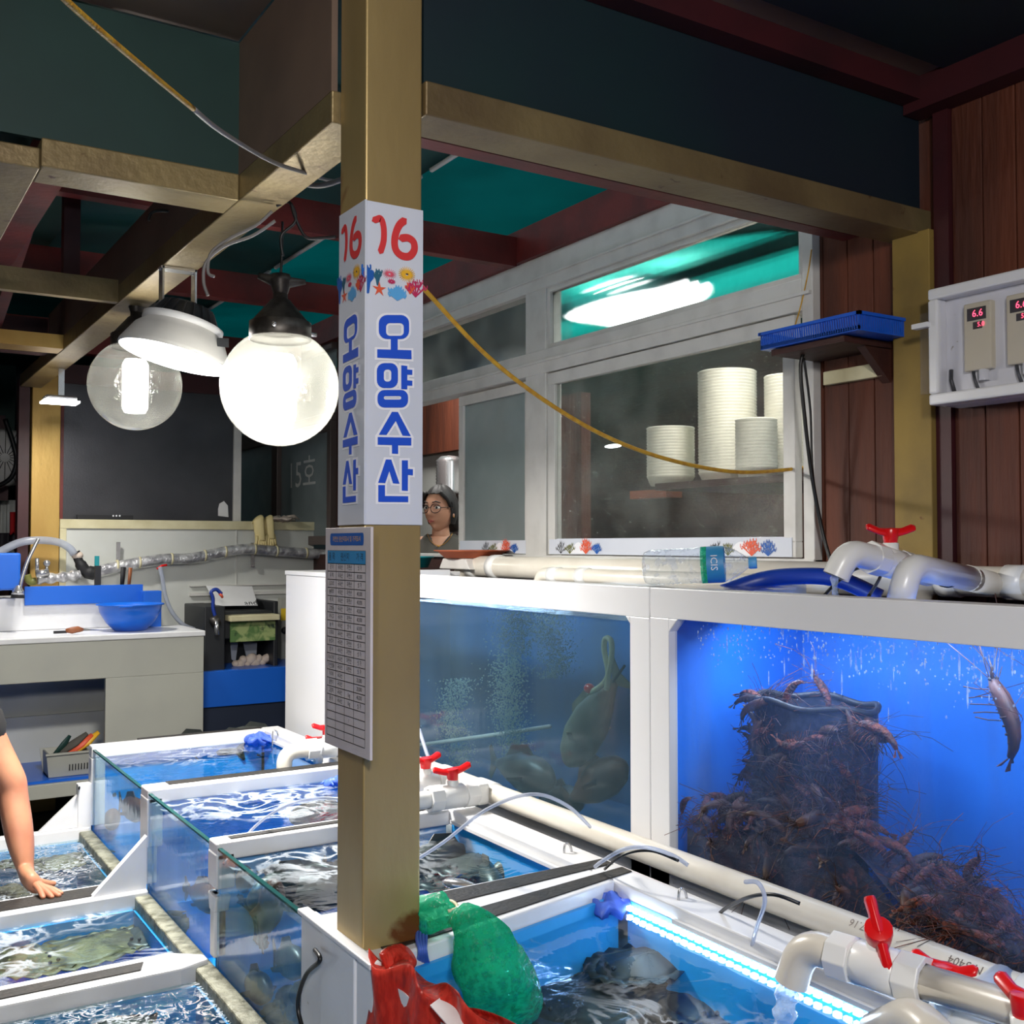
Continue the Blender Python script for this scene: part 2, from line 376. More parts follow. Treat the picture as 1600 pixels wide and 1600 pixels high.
def skinned(name, verts, edges, radii, m, parent=None, lvl=2, root=0):
    me = bpy.data.meshes.new(name); me.from_pydata([Vector(v) for v in verts], edges, [])
    o = bpy.data.objects.new(name, me); COL.objects.link(o)
    o.modifiers.new('skin', 'SKIN'); sv = me.skin_vertices[0].data
    for i, r in enumerate(radii): sv[i].radius = (r, r) if isinstance(r, (int, float)) else r; sv[i].use_root = i == root
    u = o.modifiers.new('sub', 'SUBSURF'); u.levels = lvl; u.render_levels = lvl
    dg = bpy.context.evaluated_depsgraph_get(); dg.update(); me2 = bpy.data.meshes.new_from_object(o.evaluated_get(dg))
    bpy.data.objects.remove(o); me2.materials.clear(); me2.materials.append(M[m])
    for p in me2.polygons: p.use_smooth = True
    me2.transform(Matrix.Translation(-root_loc(parent)))
    o = bpy.data.objects.new(name, me2); COL.objects.link(o)
    if parent is not None: o.parent = parent
    return o
_fc = {}
def glyphs(txt, size, align='CENTER'):
    """triangulated outlines of a line of text, in the x-y plane"""
    k = (txt, align)
    if k not in _fc:
        c = bpy.data.curves.new('t', 'FONT'); c.body = txt; c.size = 1; c.align_x = align; c.align_y = 'CENTER'; c.resolution_u = 2
        o = bpy.data.objects.new('t', c); COL.objects.link(o)
        dg = bpy.context.evaluated_depsgraph_get(); dg.update(); me = bpy.data.meshes.new_from_object(o.evaluated_get(dg))
        _fc[k] = ([v.co.copy() for v in me.vertices], [list(p.vertices) for p in me.polygons])
        bpy.data.objects.remove(o); bpy.data.meshes.remove(me)
    v, f = _fc[k]; return [(a.x*size, a.y*size) for a in v], f
def write(mb, txt, size, org, ux, uy, align='CENTER', xs=1):
    v, f = glyphs(txt, size, align); o = Vector(org); ux = Vector(ux); uy = Vector(uy)
    mb.add([o+ux*(a*xs)+uy*b for a, b in v], f)
# ================================================================ THE HALL
def box_s(name, a, b, m, label=None, bevel=0): return struct(MB().box(a, b).build(name, m, bevel=bevel), label)
box_s('floor', (-4, -3, -.1), (8, 10.5, 0), 'concrete')
box_s('wall_left', (-4.1, -3, 0), (-4, 10.5, 3.4), 'dark_wall')
box_s('wall_back', (-4, 10.4, 0), (8, 10.5, 3.8), 'dark_wall')
box_s('wall_front', (-4, -3.1, 0), (8, -3, 3.4), 'dark_wall')
# right wall: painted planks with an opening for the window band
pl = MB(); rr = random.Random(3)
def planks(y0, y1, z0, z1, x=2.8, w=.104, t=.03):
    y = y0
    while y < y1 - .005:
        e = min(y+w, y1); d = rr.uniform(0, .004)
        pl.box((x+d, y+.002, z0), (x+t, e-.002, z1)); y = e
planks(-2.9, 1.985, 0, 3.3); planks(2.17, 2.497, 0, 2.98); pl.box((2.826, -2.9, 0), (2.84, 2.5, 3.3))
pl.build('wall_right', 'wood', bevel=.002)['kind'] = 'structure'
box_s('wall_right_lower', (2.8, 2.5, 0), (2.86, 8.9, 1.535), 'wood_dark')
box_s('wall_right_end', (2.8, 8.75, 1.535), (2.86, 10.4, 3.1), 'dark_wall')
for p in [((2.805, 5.8, 1.535), (2.86, 6.62, 3.0))]: box_s('wall_right_panel', *p, 'wood_dark')
# inner room behind the windows
box_s('wall_inner', (5.4, 1.0, 0), (5.5, 9, 3.25), 'wood_dark'); box_s('wall_inner_side', (2.84, 1.0, 0), (5.4, 1.1, 3.0), 'dark_wall')
box_s('floor_inner', (2.86, 1.1, .0), (5.4, 9, .06), 'concrete')
# the two raised ceilings with hanging skirts
box_s('ceiling', (-4, -3, 3.0), (2.84, 2.09, 3.04), 'panel_brown'); 
box_s('ceiling_left', (-4, 2.09, 3.0), (.93, 2.9, 3.04), 'panel_brown')
box_s('ceiling_right_panel', (1.15, -3, 2.992), (2.8, 1.95, 2.999), 'panel_navy')
box_s('trim_1', (1.09, 2.095, 2.62), (2.8, 2.11, 2.99), 'panel_navy', 'dark teal board skirt over the gilded cross beam')
b = MB().box((.93, 2.235, 2.62), (.945, 2.9, 2.99)).box((.93, 2.9, 2.62), (.945, 6.0, 2.80)); struct(b.build('trim_2', 'panel_brown'), 'brown metal skirt above the long gilded beam')
box_s('trim_3', (-3.9, 2.89, 2.62), (.93, 2.905, 2.99), 'panel_green', 'dark green board skirt behind the left ceiling')
box_s('trim_4', (1.085, 2.075, 2.545), (2.845, 2.20, 2.622), 'brass_dull', 'gilded square beam from the pillar to the right wall', .004)
box_s('trim_5', (.93, 2.232, 2.548), (1.05, 7.0, 2.622), 'brass_dull', 'long gilded beam running back from the pillar', .004)
box_s('trim_6', (.425, 2.882, 2.548), (.93, 3.025, 2.622), 'brass_dull', 'gilded cross beam left of the pillar', .004)
box_s('trim_7', (.20, 2.9, 2.546), (.425, 7.0, 2.60), 'brass_dull', 'grey brown beam at the left edge', .004)
box_s('trim_8', (-3.9, 2.882, 2.548), (.20, 3.025, 2.622), 'brass_dull')
box_s('trim_9', (.425, 4.37, 2.552), (.93, 4.41, 2.64), 'brass_dull', 'thin brown cross beam above the high bay lamp')
box_s('trim_10', (.425, 5.56, 2.552), (.93, 5.72, 2.62), 'brass_post', 'gilded cross beam near the far flood lamp')
# dark red framing of the ceilings and sheds
box_s('trim_11', (1.05, 2.03, 2.93), (2.84, 2.093, 3.0), 'red_dark'); box_s('trim_12', (2.72, -2.9, 2.90), (2.80, 2.09, 3.0), 'red_dark')
box_s('trim_13', (2.785, 1.985, 0), (2.84, 2.036, 3.0), 'red_dark', 'dark red steel edge beside the gilded wall column')
box_s('trim_14', (1.1, 2.33, 2.60), (2.8, 2.39, 2.68), 'red_paint'); box_s('trim_15', (2.74, 2.2, 2.945), (2.84, 8.8, 3.10), 'red_paint', 'red beam along the top of the window wall')
box_s('trim_16', (.0, 4.30, 2.93), (2.74, 4.36, 3.07), 'red_paint', 'red cross beam under the green roof')
box_s('trim_17', (.0, 5.70, 2.93), (2.74, 5.78, 3.08), 'red_paint'); box_s('trim_18', (-.5, 7.1, 2.80), (2.74, 7.2, 3.0), 'red_paint')
box_s('trim_19', (.9, 3.52, 3.10), (2.10, 3.57, 3.19), 'red_dark'); box_s('trim_20', (.56, 3.1, 2.86), (.66, 9.5, 3.0), 'red_paint', 'red beam running back at the left')
box_s('trim_21', (.74, 4.44, 2.58), (.80, 4.50, 3.2), 'red_dark'); box_s('trim_22', (.1, 6.02, 2.60), (.93, 6.12, 2.78), 'red_dark')
box_s('trim_23', (-.6, 8.2, 2.3), (1.0, 8.3, 2.5), 'red_dark')
t = MB().prism([(.66, 4.8, 3.0), (.66, 4.95, 3.0), (.66, 6.9, 2.55), (.66, 6.7, 2.55)], (.05, 0, 0)); struct(t.build('trim_24', 'red_paint'), 'sloping red brace at the left')
box_s('trim_25', (-.3, 5.1, 2.9), (.43, 5.16, 2.96), 'cream', 'peeling cream painted batten under the dark roof')
# roofs: curved sheets
def vault(name, x0, x1, y0, y1, z0, rise, m, label=None):
    g = MB().grid(lambda u, v: (x0+(x1-x0)*u, y0+(y1-y0)*v, z0+rise*sin(pi*min(1, max(0, u)))), 16, 2)
    return struct(g.build(name, m, solid=.012), label)
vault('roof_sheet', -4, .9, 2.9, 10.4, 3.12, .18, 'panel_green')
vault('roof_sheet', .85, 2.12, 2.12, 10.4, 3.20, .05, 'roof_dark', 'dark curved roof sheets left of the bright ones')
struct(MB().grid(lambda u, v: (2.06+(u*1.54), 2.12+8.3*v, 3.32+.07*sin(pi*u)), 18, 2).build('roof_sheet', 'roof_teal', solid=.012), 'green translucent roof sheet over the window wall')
ed = MB()
for k in range(3): ed.tube([(2.12, 2.2+k*1.9, 3.19), (2.12, 4.0+k*1.9, 3.19)], .012, 6)
struct(ed.build('trim_26', 'frame_grey'), 'grey sheet edge strips')
# bright roof and trusses seen through the upper pane
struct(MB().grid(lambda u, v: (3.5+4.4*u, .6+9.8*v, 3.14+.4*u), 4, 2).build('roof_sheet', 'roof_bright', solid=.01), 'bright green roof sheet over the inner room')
br = MB().box((4.6, 1.2, 3.02), (4.72, 6.5, 3.13)).box((3.7, 1.2, 2.98), (3.8, 6.5, 3.05))
br.prism([(3.6, 2.8, 2.95), (3.75, 2.8, 2.95), (5.2, 2.8, 3.25), (5.2, 2.8, 3.15)], (0, .08, 0)).prism([(3.2, 3.6, 2.97), (3.3, 3.6, 2.97), (4.4, 2.6, 3.08), (4.3, 2.6, 3.08)], (0, 0, .06))
struct(br.build('trim_27', 'roof_dark'), 'teal trusses seen through the top pane')
# gilded columns
mat('brass_matt', (150, 124, 60), .7, .1, (126, 104, 54), 5, .4, .7, None, .1, 30, spots=((96, 52, 30), 14, .66))
box_s('column_wall', (2.765, 2.038, 0), (2.84, 2.172, 2.55), 'brass_matt', 'gilded column on the plank wall', .003)
box_s('column_far', (1.0, 7.0, 0), (1.162, 7.14, 2.66), 'brass_post', 'gilded column beside the far counter', .004)
PX0, PX1, PY0, PY1 = .948, 1.083, 2.088, 2.225
pr = bpy.data.objects.new('pillar', None); COL.objects.link(pr); pr['kind'] = 'structure'; pr['rooted'] = 1; pr['label'] = 'gilded square pillar standing on the tank divider'
MB().box((PX0, PY0, .70), (PX1, PY1, 3.0)).build('pillar_shaft', 'brass', pr, .004)
c = MB()
for x, r in ((0, .009), (.02, .006)):
    c.tube(smooth_path([(PX1+.012+x, PY1-.03, 3.0), (PX1+.014+x, PY1-.03, 2.72), (PX1+.013+x*.7, PY1-.03, 2.60), (PX1+.006, PY1+.02, 2.55), (PX1-.02, PY1+.03, 2.50)], 5), r, 8)
for z in (2.66, 2.62): c.box((PX1, PY1-.045, z), (PX1+.045, PY1-.012, z+.012))
tag(c.build('conduit', 'iron'), 'thin metal conduit clamped to the top right of the pillar', 'pipe')

# ================================================================ WINDOWS OF THE RIGHT WALL
XW = 2.8
def frame_rect(mb, y0, y1, z0, z1, w, x0, x1):
    mb.box((x0, y0, z0), (x1, y1, z0+w)); mb.box((x0, y0, z1-w), (x1, y1, z1)); mb.box((x0, y0, z0+w), (x1, y0+w, z1-w)); mb.box((x0, y1-w, z0+w), (x1, y1, z1-w))
w1 = bpy.data.objects.new('window_1', None); COL.objects.link(w1); w1['kind'] = 'structure'; w1['rooted'] = 1; w1['label'] = 'large white framed sliding window with small panes above'
f = MB(); f.box((2.77, 2.497, 1.535), (2.86, 2.545, 2.945)); f.box((2.77, 4.10, 1.535), (2.86, 4.27, 2.945)) ; f.box((2.765, 2.545, 2.395), (2.86, 5.8, 2.505))
f.box((2.765, 2.497, 2.79), (2.86, 5.8, 2.945)); f.box((2.765, 2.497, 1.535), (2.86, 5.8, 1.552)); f.box((2.77, 5.75, 1.552), (2.86, 5.8, 2.395)); f.box((2.755, 2.5, 2.445), (2.80, 5.8, 2.458)); f.box((2.752, 2.5, 2.84), (2.80, 5.8, 2.85))
f.build('window_frame', 'frame_grey', w1, .003)
s1 = MB(); frame_rect(s1, 2.585, 4.09, 1.556, 2.39, .055, 2.775, 2.81); s1.box((2.776, 2.64, 1.611), (2.808, 4.035, 1.62)); s1.build('sash', 'frame_grey', w1, .003)
s2 = MB(); frame_rect(s2, 4.275, 4.97, 1.556, 2.385, .05, 2.80, 2.83); s2.build('sash', 'frame_grey', w1, .003)
s3 = MB(); frame_rect(s3, 2.545, 4.10, 2.505, 2.79, .022, 2.78, 2.82); s3.build('top_sash', 'frame_grey', w1, .002)
MB().box((2.79, 2.64, 1.62), (2.794, 4.035, 2.336)).build('pane', 'dirty_glass', w1)
MB().box((2.812, 4.32, 1.606), (2.816, 4.925, 2.336)).build('pane', 'frosted', w1)
MB().box((2.797, 2.567, 2.527), (2.801, 4.078, 2.768)).build('pane', 'fogged_glass', w1)
MB().box((2.797, 4.29, 2.505), (2.801, 5.75, 2.79)).build('pane', 'dirty_glass', w1)
# sticker bands with coral pictures along the bottom of the panes
LC = [0]
def ribbon(mb, pts, w, o, ux, uy, lift=0, nrm=(0, 0, 0), taper=False):
    P = [Vector((p[0], p[1])) for p in pts]; L = []; Rr = []; n = len(P)
    for i, p in enumerate(P):
        t = (P[min(i+1, n-1)]-P[max(i-1, 0)]); t = t.normalized() if t.length > 0 else Vector((1, 0)); q = Vector((-t.y, t.x)); k = (w/2)*((1-i/(n-1)*.8) if taper else 1)
        L.append(p+q*k); Rr.append(p-q*k)
    if not taper:                                # round ends
        a = (P[0]-P[1]).normalized(); b2 = (P[-1]-P[-2]).normalized()
        L.insert(0, P[0]+a*w*.45); Rr.insert(0, P[0]+a*w*.45); L.append(P[-1]+b2*w*.45); Rr.append(P[-1]+b2*w*.45)
    LC[0] = (LC[0]+1) % 60; o = Vector(o) + Vector(nrm)*(lift+LC[0]*.000012); ux = Vector(ux); uy = Vector(uy); m = len(L)
    mb.add([o+ux*p.x+uy*p.y for p in L]+[o+ux*p.x+uy*p.y for p in Rr], [(i, i+1, m+i+1, m+i) for i in range(m-1)])
def coral(mb, cx, cy, s, o, ux, uy, n=5, spread=1.2, lift=.0015, nrm=(0, 0, 0), w=.12, seed=1):
    r = random.Random(seed)
    for k in range(n):
        a = pi/2 + spread*(k/(n-1)-.5)*2*.7; l = s*r.uniform(.7, 1)
        p = [(cx, cy), (cx+cos(a)*l*.4, cy+sin(a)*l*.5), (cx+cos(a)*l*.75, cy+l*.9*sin(a)+.0)]
        ribbon(mb, p, s*w, o, ux, uy, lift, nrm)
        for sg in (-1, 1):
            q = p[1]; ribbon(mb, [q, (q[0]+sg*s*.13, q[1]+s*.16), (q[0]+sg*s*.14, q[1]+s*.3)], s*w*.8, o, ux, uy, lift, nrm)
            q = p[2]; ribbon(mb, [(q[0], q[1]-s*.15), (q[0]+sg*s*.1, q[1]), (q[0]+sg*s*.09, q[1]+s*.1)], s*w*.7, o, ux, uy, lift, nrm)
bd = MB().box((2.786, 2.642, 1.622), (2.7895, 4.033, 1.628)); bd.box((2.772, 2.60, 1.558), (2.7745, 4.075, 1.625)); band = bd.build('sticker_band', 'sign_board', w1)
bd = MB().box((2.797, 4.29, 1.558), (2.799, 4.95, 1.622)); band2 = bd.build('sticker_band', 'sign_board', w1)
UY = (0, -1, 0); UZ = (0, 0, 1); NX = (-1, 0, 0)
for (bnd, xx, y0s) in ((band, 2.7715, (3.98, 2.98)), (band2, 2.7965, (4.68,))):
    for j, y0 in enumerate(y0s):
        o = (xx, y0, 1.562)
        for (dx, m_, s_, sd, n_) in ((0, 'ink', .075, 1, 3), (.07, 'olive', .068, 2, 3), (.19, 'orange', .095, 3, 5), (.27, 'ink_deep', .072, 4, 5)):
            g = MB(); coral(g, dx, 0, s_*.8, o, UY, UZ, n_+2, 1.5, .0006, NX, .065 if m_ != 'ink' else .04, sd+j); g.build('coral_print', m_, bnd)
        g = MB(); g.grid(lambda u, v: Vector(o)+Vector((-.0004, -(.07+.13*u), .05*v*sin(pi*u))), 10, 1); g.build('shell_print', 'sign_white', bnd)
# second, farther window in the same wall
w2 = bpy.data.objects.new('window_2', None); COL.objects.link(w2); w2['kind'] = 'structure'; w2['rooted'] = 1; w2['label'] = 'far sliding window with the stall number on the glass'
f = MB(); frame_rect(f, 6.62, 8.75, 1.6, 2.42, .06, 2.76, 2.86); f.box((2.765, 7.64, 1.66), (2.85, 7.76, 2.36)); f.box((2.765, 6.62, 2.42), (2.86, 8.75, 2.48)); f.box((2.765, 6.62, 2.9), (2.86, 8.75, 2.95))
f.build('window_frame', 'frame_brown', w2, .004)
MB().box((2.80, 6.68, 1.66), (2.804, 7.64, 2.36)).build('pane', 'frosted', w2); MB().box((2.80, 7.76, 1.66), (2.804, 8.69, 2.36)).build('pane', 'frosted', w2); MB().box((2.80, 6.62, 2.48), (2.804, 8.75, 2.9)).build('pane', 'frosted', w2)
t = MB(); write(t, '15호', .26, (2.795, 7.22, 2.09), (0, -1, 0), (0, 0, 1), xs=1.1); t.build('lettering', 'frame_grey', w2)
# far partition with the dark steel sheet above it
wb = bpy.data.objects.new('wall_partition', None); COL.objects.link(wb); wb['kind'] = 'structure'; wb['rooted'] = 1; wb['label'] = 'white panelled low wall with a cream top rail behind the counter'
MB().box((1.165, 7.0, .3), (2.80, 7.05, 1.70)).build('wall_panel', 'wall_white', wb)
MB().box((1.162, 6.985, 1.70), (2.80, 7.06, 1.757)).box((1.162, 6.985, .9), (1.20, 6.999, 1.70)).build('top_rail', 'cream', wb, .003)
sl = MB()
for z, h in ((1.14, .02), (1.27, .02), (1.33, .008)): sl.box((1.95, 6.975, z), (2.80, 7.0, z+h))
sl.box((2.255, 6.994, .95), (2.259, 7.0, 1.7)); sl.build('panel_seam', 'frame_grey', wb)
struct(MB().box((1.165, 7.09, 1.72), (2.26, 7.11, 2.62)).build('wall_sheet', 'steel_sheet', bevel=.004), 'dark scuffed steel sheet above the partition')
box_s('trim_28', (1.165, 7.07, 2.60), (2.8, 7.12, 2.72), 'red_dark'); box_s('trim_29', (2.26, 7.07, 1.757), (2.31, 7.12, 2.62), 'frame_grey'); box_s('trim_30', (1.162, 7.06, 1.757), (1.19, 7.088, 2.6), 'red_paint')
# ================================================================ SIGNS ON THE PILLAR
SX0, SX1, SZ0, SZ1 = .944, 1.084, 1.643, 2.334
def off_poly(pts, d):                            # outward offset of a convex polygon (2-D)
    n = len(pts); ar = sum(pts[i][0]*pts[(i+1)%n][1]-pts[(i+1)%n][0]*pts[i][1] for i in range(n)); sg = 1 if ar > 0 else -1; out = []
    for i in range(n):
        a, b, c = Vector(pts[i-1]), Vector(pts[i]), Vector(pts[(i+1)%n]); e1 = (b-a).normalized(); e2 = (c-b).normalized()
        n1 = Vector((e1.y, -e1.x))*sg; n2 = Vector((e2.y, -e2.x))*sg; k = (n1+n2); k = k/max(.35, k.dot(n1)); out.append(tuple(b+k*d))
    return out
def rr_loop(x0, y0, x1, y1, r, n=5):
    o = []
    for (cx, cy, a0) in ((x1-r, y1-r, 0), (x0+r, y1-r, 90), (x0+r, y0+r, 180), (x1-r, y0+r, 270)):
        for k in range(n+1): a = radians(a0+90*k/n); o.append((cx+r*cos(a), cy+r*sin(a)))
    return o
# strokes measured on the front sign, in photo pixels (x 570..658); rings: outer box, hole box
RINGS = [((591,492.5,638.5,530),(602.5,505,630,525),13,6),((588,567.5,621,606.5),(599,577.5,610.5,596.5),12,5),((589,609.5,636.8,637),(599,619,626,624.5),11,2.6)]
POLYS = [[(609.7,528),(620.6,528),(620.6,548),(609.7,548)],[(588.6,546),(642,547.5),(642.3,561.5),(588.6,559)],
 [(626,571),(635.6,572),(635.6,608.6),(626,608)],[(635,577.5),(643.4,578.2),(643.4,586),(635,585.6)],[(635,594.4),(643.4,595),(643.4,603),(635,602.6)],
 [(611.5,643.6),(620.8,643.8),(622,651),(603,679.8),(591,679.3)],[(613,648),(620.8,643.8),(641,681.6),(628,680.8)],[(589.2,683),(641.8,684),(641.8,696.4),(589.2,695)],[(611.5,694),(621.2,694),(621.2,709.3),(611.5,708.8)],
 [(602,718),(610.4,718.2),(611.6,724),(601,755),(589.8,754.4)],[(603,722),(610.4,718.2),(623.4,756),(613,755.2)],[(626.8,719.4),(636.4,719.4),(636.4,767),(626.8,766.6)],[(635.6,732.8),(644.2,733.2),(644.2,742.8),(635.6,742.2)],
 [(590,758),(600.6,758),(600.6,784.4),(590,784.2)],[(596,775),(636.8,775.4),(636.8,784.6),(596,784.4)]]
Y_S = PY0-.004
def nrmz(x, y):                                  # pixel -> fractions of the sign (u to the right, v up)
    p = AY(Y_S, x, y); return ((p.x-SX0)/(SX1-SX0), (p.z-SZ0)/(SZ1-SZ0))
def sign(name, label, O, ux, nx, ws, coral_on=True):
    """O: lower left corner seen from the front, ux: reading direction, nx: outward normal, ws: board width"""
    O = Vector(O); ux = Vector(ux); nx = Vector(nx); uz = Vector((0, 0, 1)); hs = SZ1-SZ0
    t = thing(name, O, label, 'sign')
    P = lambda u, v, l=0: O + ux*(u*ws) + uz*(v*hs) + nx*l
    bd = MB().prism([P(0,0,-.0005), P(1,0,-.0005), P(1,1,-.0005), P(0,1,-.0005)], nx*.0045).build('board', 'sign_board', t, .0006)
    wm = MB(); bm_ = MB()
    for qq, (ob, hb, r, rh) in enumerate(RINGS):
        for mb, e, l in ((wm, 3.4, .0046+qq*.00004), (bm_, 0, .0060+qq*.00004)):
            A = [P(*nrmz(x, y), l) for x, y in rr_loop(ob[0]-e, ob[1]-e, ob[2]+e, ob[3]+e, r+e*.6)]
            e2 = min(e, (hb[2]-hb[0])*.32, (hb[3]-hb[1])*.32)
            B = [P(*nrmz(x, y), l) for x, y in rr_loop(hb[0]+e2, hb[1]+e2, hb[2]-e2, hb[3]-e2, max(.6, rh-e2))]
            n = len(A); mb.add(A+B, [(i, (i+1)%n, n+(i+1)%n, n+i) for i in range(n)])
    for qq, pg in enumerate(POLYS):
        bm_.add([P(*nrmz(x, y), .0061+qq*.00004) for x, y in pg], [list(range(len(pg)))])
        wm.add([P(*nrmz(x, y), .0047+qq*.00004) for x, y in off_poly(pg, 3.4)], [list(range(len(pg)))])
    wm.build('letter_outline', 'sign_white', bd); bm_.build('lettering', 'sign_blue', bd)
    zz = lambda a, b: ((500+a/5.926), (290+b/5.926))
    def stroke(mb, pts, w, l=.0056):
        S_ = [nrmz(*zz(*p)) for p in pts]; ribbon(mb, [(u*ws, v*hs) for u, v in S_], w*ws, O, ux, uz, l, nx)
    nm = MB(); sp = lambda pts: [(p.x, p.y) for p in smooth_path([(a, b, 0) for a, b in pts], 5)]
    stroke(nm, sp([(497, 322), (528, 312), (556, 306), (577, 345), (588, 420), (584, 520), (557, 612)]), .10)
    stroke(nm, sp([(778, 325), (735, 362), (702, 430), (686, 520), (700, 600), (752, 650), (822, 656), (868, 600), (862, 525), (810, 486), (748, 490)]), .118)
    nm.build('number', 'sign_red', bd)
    def C(m_, x, y, s, n, spread, w, sd, l):
        g = MB(); u, v = nrmz(*zz(x, y)); coral(g, u*ws, v*hs, s, O, ux, uz, n, spread, l, nx, w, sd); g.build('coral_print', m_, bd)
    C('ink_deep', 440, 990, .062, 3, .25, .10, 1, .0050); C('teal_ink', 530, 920, .034, 3, .4, .13, 2, .0050)
    C('magenta', 880, 1030, .044, 5, 1.3, .08, 6, .0051); C('orange', 830, 1000, .026, 4, 1.0, .14, 7, .0052); C('sky', 712, 1058, .034, 9, 1.6, .13, 3, .0054)
    def burst(m_, x, y, r, n, w, l, sq=.75):
        g = MB(); u, v = nrmz(*zz(x, y)); cx, cy = u*ws, v*hs
        for k in range(n): a = 2*pi*k/n; ribbon(g, [(cx+cos(a)*r*.15, cy+sin(a)*r*.15*sq), (cx+cos(a)*r, cy+sin(a)*r*sq)], w, O, ux, uz, l, nx, True)
        g.build('anemone_print', m_, bd)
    burst('magenta', 660, 890, .010, 11, .005, .0049, .6); burst('pink', 640, 820, .0170, 20, .0022, .0052, .7); burst('yellow', 800, 825, .0205, 24, .0040, .0053, .85); burst('ink', 803, 822, .0036, 8, .0018, .0055, .4); burst('magenta', 660, 890, .007, 9, .004, .0049, .6)
    st = MB(); u, v = nrmz(*zz(545, 960)); cx, cy = u*ws, v*hs
    st.add([O+ux*(cx+cos(pi/2+k*pi/5)*(.017 if k%2==0 else .0058))+uz*(cy+sin(pi/2+k*pi/5)*(.017 if k%2==0 else .0058))+nx*.0055 for k in range(10)]+[O+ux*cx+uz*cy+nx*.0055], [(k, (k+1)%10, 10) for k in range(10)])
    st.build('starfish_print', 'orange', bd)
    return t
sign('stall_sign', 'white stall sign with red 16 and blue lettering on the front face of the pillar', (SX0, PY0-.0006, SZ0), (1, 0, 0), (0, -1, 0), SX1-SX0)
sign('stall_sign', 'shaded white stall sign with red 16 on the left face of the pillar', (PX0-.0006, 2.218, SZ0), (0, -1, 0), (-1, 0, 0), 2.218-2.079)
# price board
BZ1, BZ0, BY0, BY1 = 1.637, 1.162, 2.011, 2.25
pb = thing('price_board', (.93, BY1, BZ0), 'white price board with a ruled table of small black print on the pillar', 'sign')
BD = MB().box((.928, BY0, BZ0), (.934, BY1, BZ1)).build('board', 'paper', pb, .0008)
PB = lambda u, v: Vector((.9274, BY1-u*(BY1-BY0), BZ0+v*(BZ1-BZ0)))
g = MB()
def hline(v, u0=.06, u1=.90, w=.0008): g.add([PB(u0, v)+Vector((0, 0, -w)), PB(u1, v)+Vector((0, 0, -w)), PB(u1, v)+Vector((0, 0, w)), PB(u0, v)+Vector((0, 0, w))], [(0, 1, 2, 3)])
def vline(u, v0, v1, w=.0008): g.add([PB(u, v0)+Vector((0, w, 0)), PB(u, v0)-Vector((0, w, 0)), PB(u, v1)-Vector((0, w, 0)), PB(u, v1)+Vector((0, w, 0))], [(0, 1, 2, 3)])
rows = ['광 어|국내산|자연산|싯 가', '우 럭|국내산|자연산|80,000', '도다리|국내산|자연산|싯 가', '놀래미|국내산|자연산|40,000', '쥐 치|국내산|자연산|40,000', '감성돔|국내산|자연산|40,000', '아나고|국내산|자연산|40,000', '농 어|국내산|양 식|60,000', '가자미|국내산|자연산|40,000', '농성어|국내산|자연산|싯 가', '방 어|국내산|자연산|싯 가', '이시가리|국내산|자연산|싯 가', '자연참돔|국내산|자연산|싯 가', '가리비|국내산||20,000', '골뱅이|국내산||20,000', '고랑치|국내산|1kg|40,000', '문 어|국내산|1kg|싯 가', '|||', '||/|', '|||', '|||']
v1, v0 = .838, .045; rh = (v1-v0)/len(rows)
for k in range(len(rows)+1): hline(v0+k*rh)
hline(.895); hline(v1, w=.0013)
for u in (.06, .26, .46, .66, .90): vline(u, v0, .895)
g.build('ruled_lines', 'ink', BD)
hd = MB().add([PB(.06, v1)+Vector((-.0001, 0, 0)), PB(.90, v1)+Vector((-.0001, 0, 0)), PB(.90, .895)+Vector((-.0001, 0, 0)), PB(.06, .895)+Vector((-.0001, 0, 0))], [(0, 1, 2, 3)]); hd.build('table_heading', 'ink_blue', BD)
bl = [(a, b) for a, b in rr_loop(.12, .92, .86, .975, .02)]
MB().add([PB(a, b)+Vector((-.0001, 0, 0)) for a, b in bl], [list(range(len(bl)))]).build('title_plate', 'ink_deep', BD)
tx = MB()
for k, rw in enumerate(rows):
    for q, w_ in enumerate(rw.split('|')):
        if w_: write(tx, w_, .0125, PB((.16, .36, .56, .78)[q], v1-rh*(k+.5))+Vector((-.0003, 0, 0)), UY, UZ, xs=.78)
for q, w_ in enumerate(('품 목', '원산지', '', '가 격')):
    if w_: write(tx, w_, .019, PB((.16, .46, 0, .78)[q], .866)+Vector((-.0003, 0, 0)), UY, UZ, xs=.9)
tx.build('printed_text', 'ink', BD)
tt = MB(); write(tt, '자연산 원산지표시 및 가격표시', .0135, PB(.49, .947)+Vector((-.0004, 0, 0)), UY, UZ, xs=.86); tt.build('title_text', 'yellow', BD)
hk = MB().tube([(1.0, 2.04, 0), (1.0, 2.0, 0)], .002, 6)

# ================================================================ TANKS
def at_wall(mb, a, b): mb.box(a, b)
XL, XR = .94, 1.69
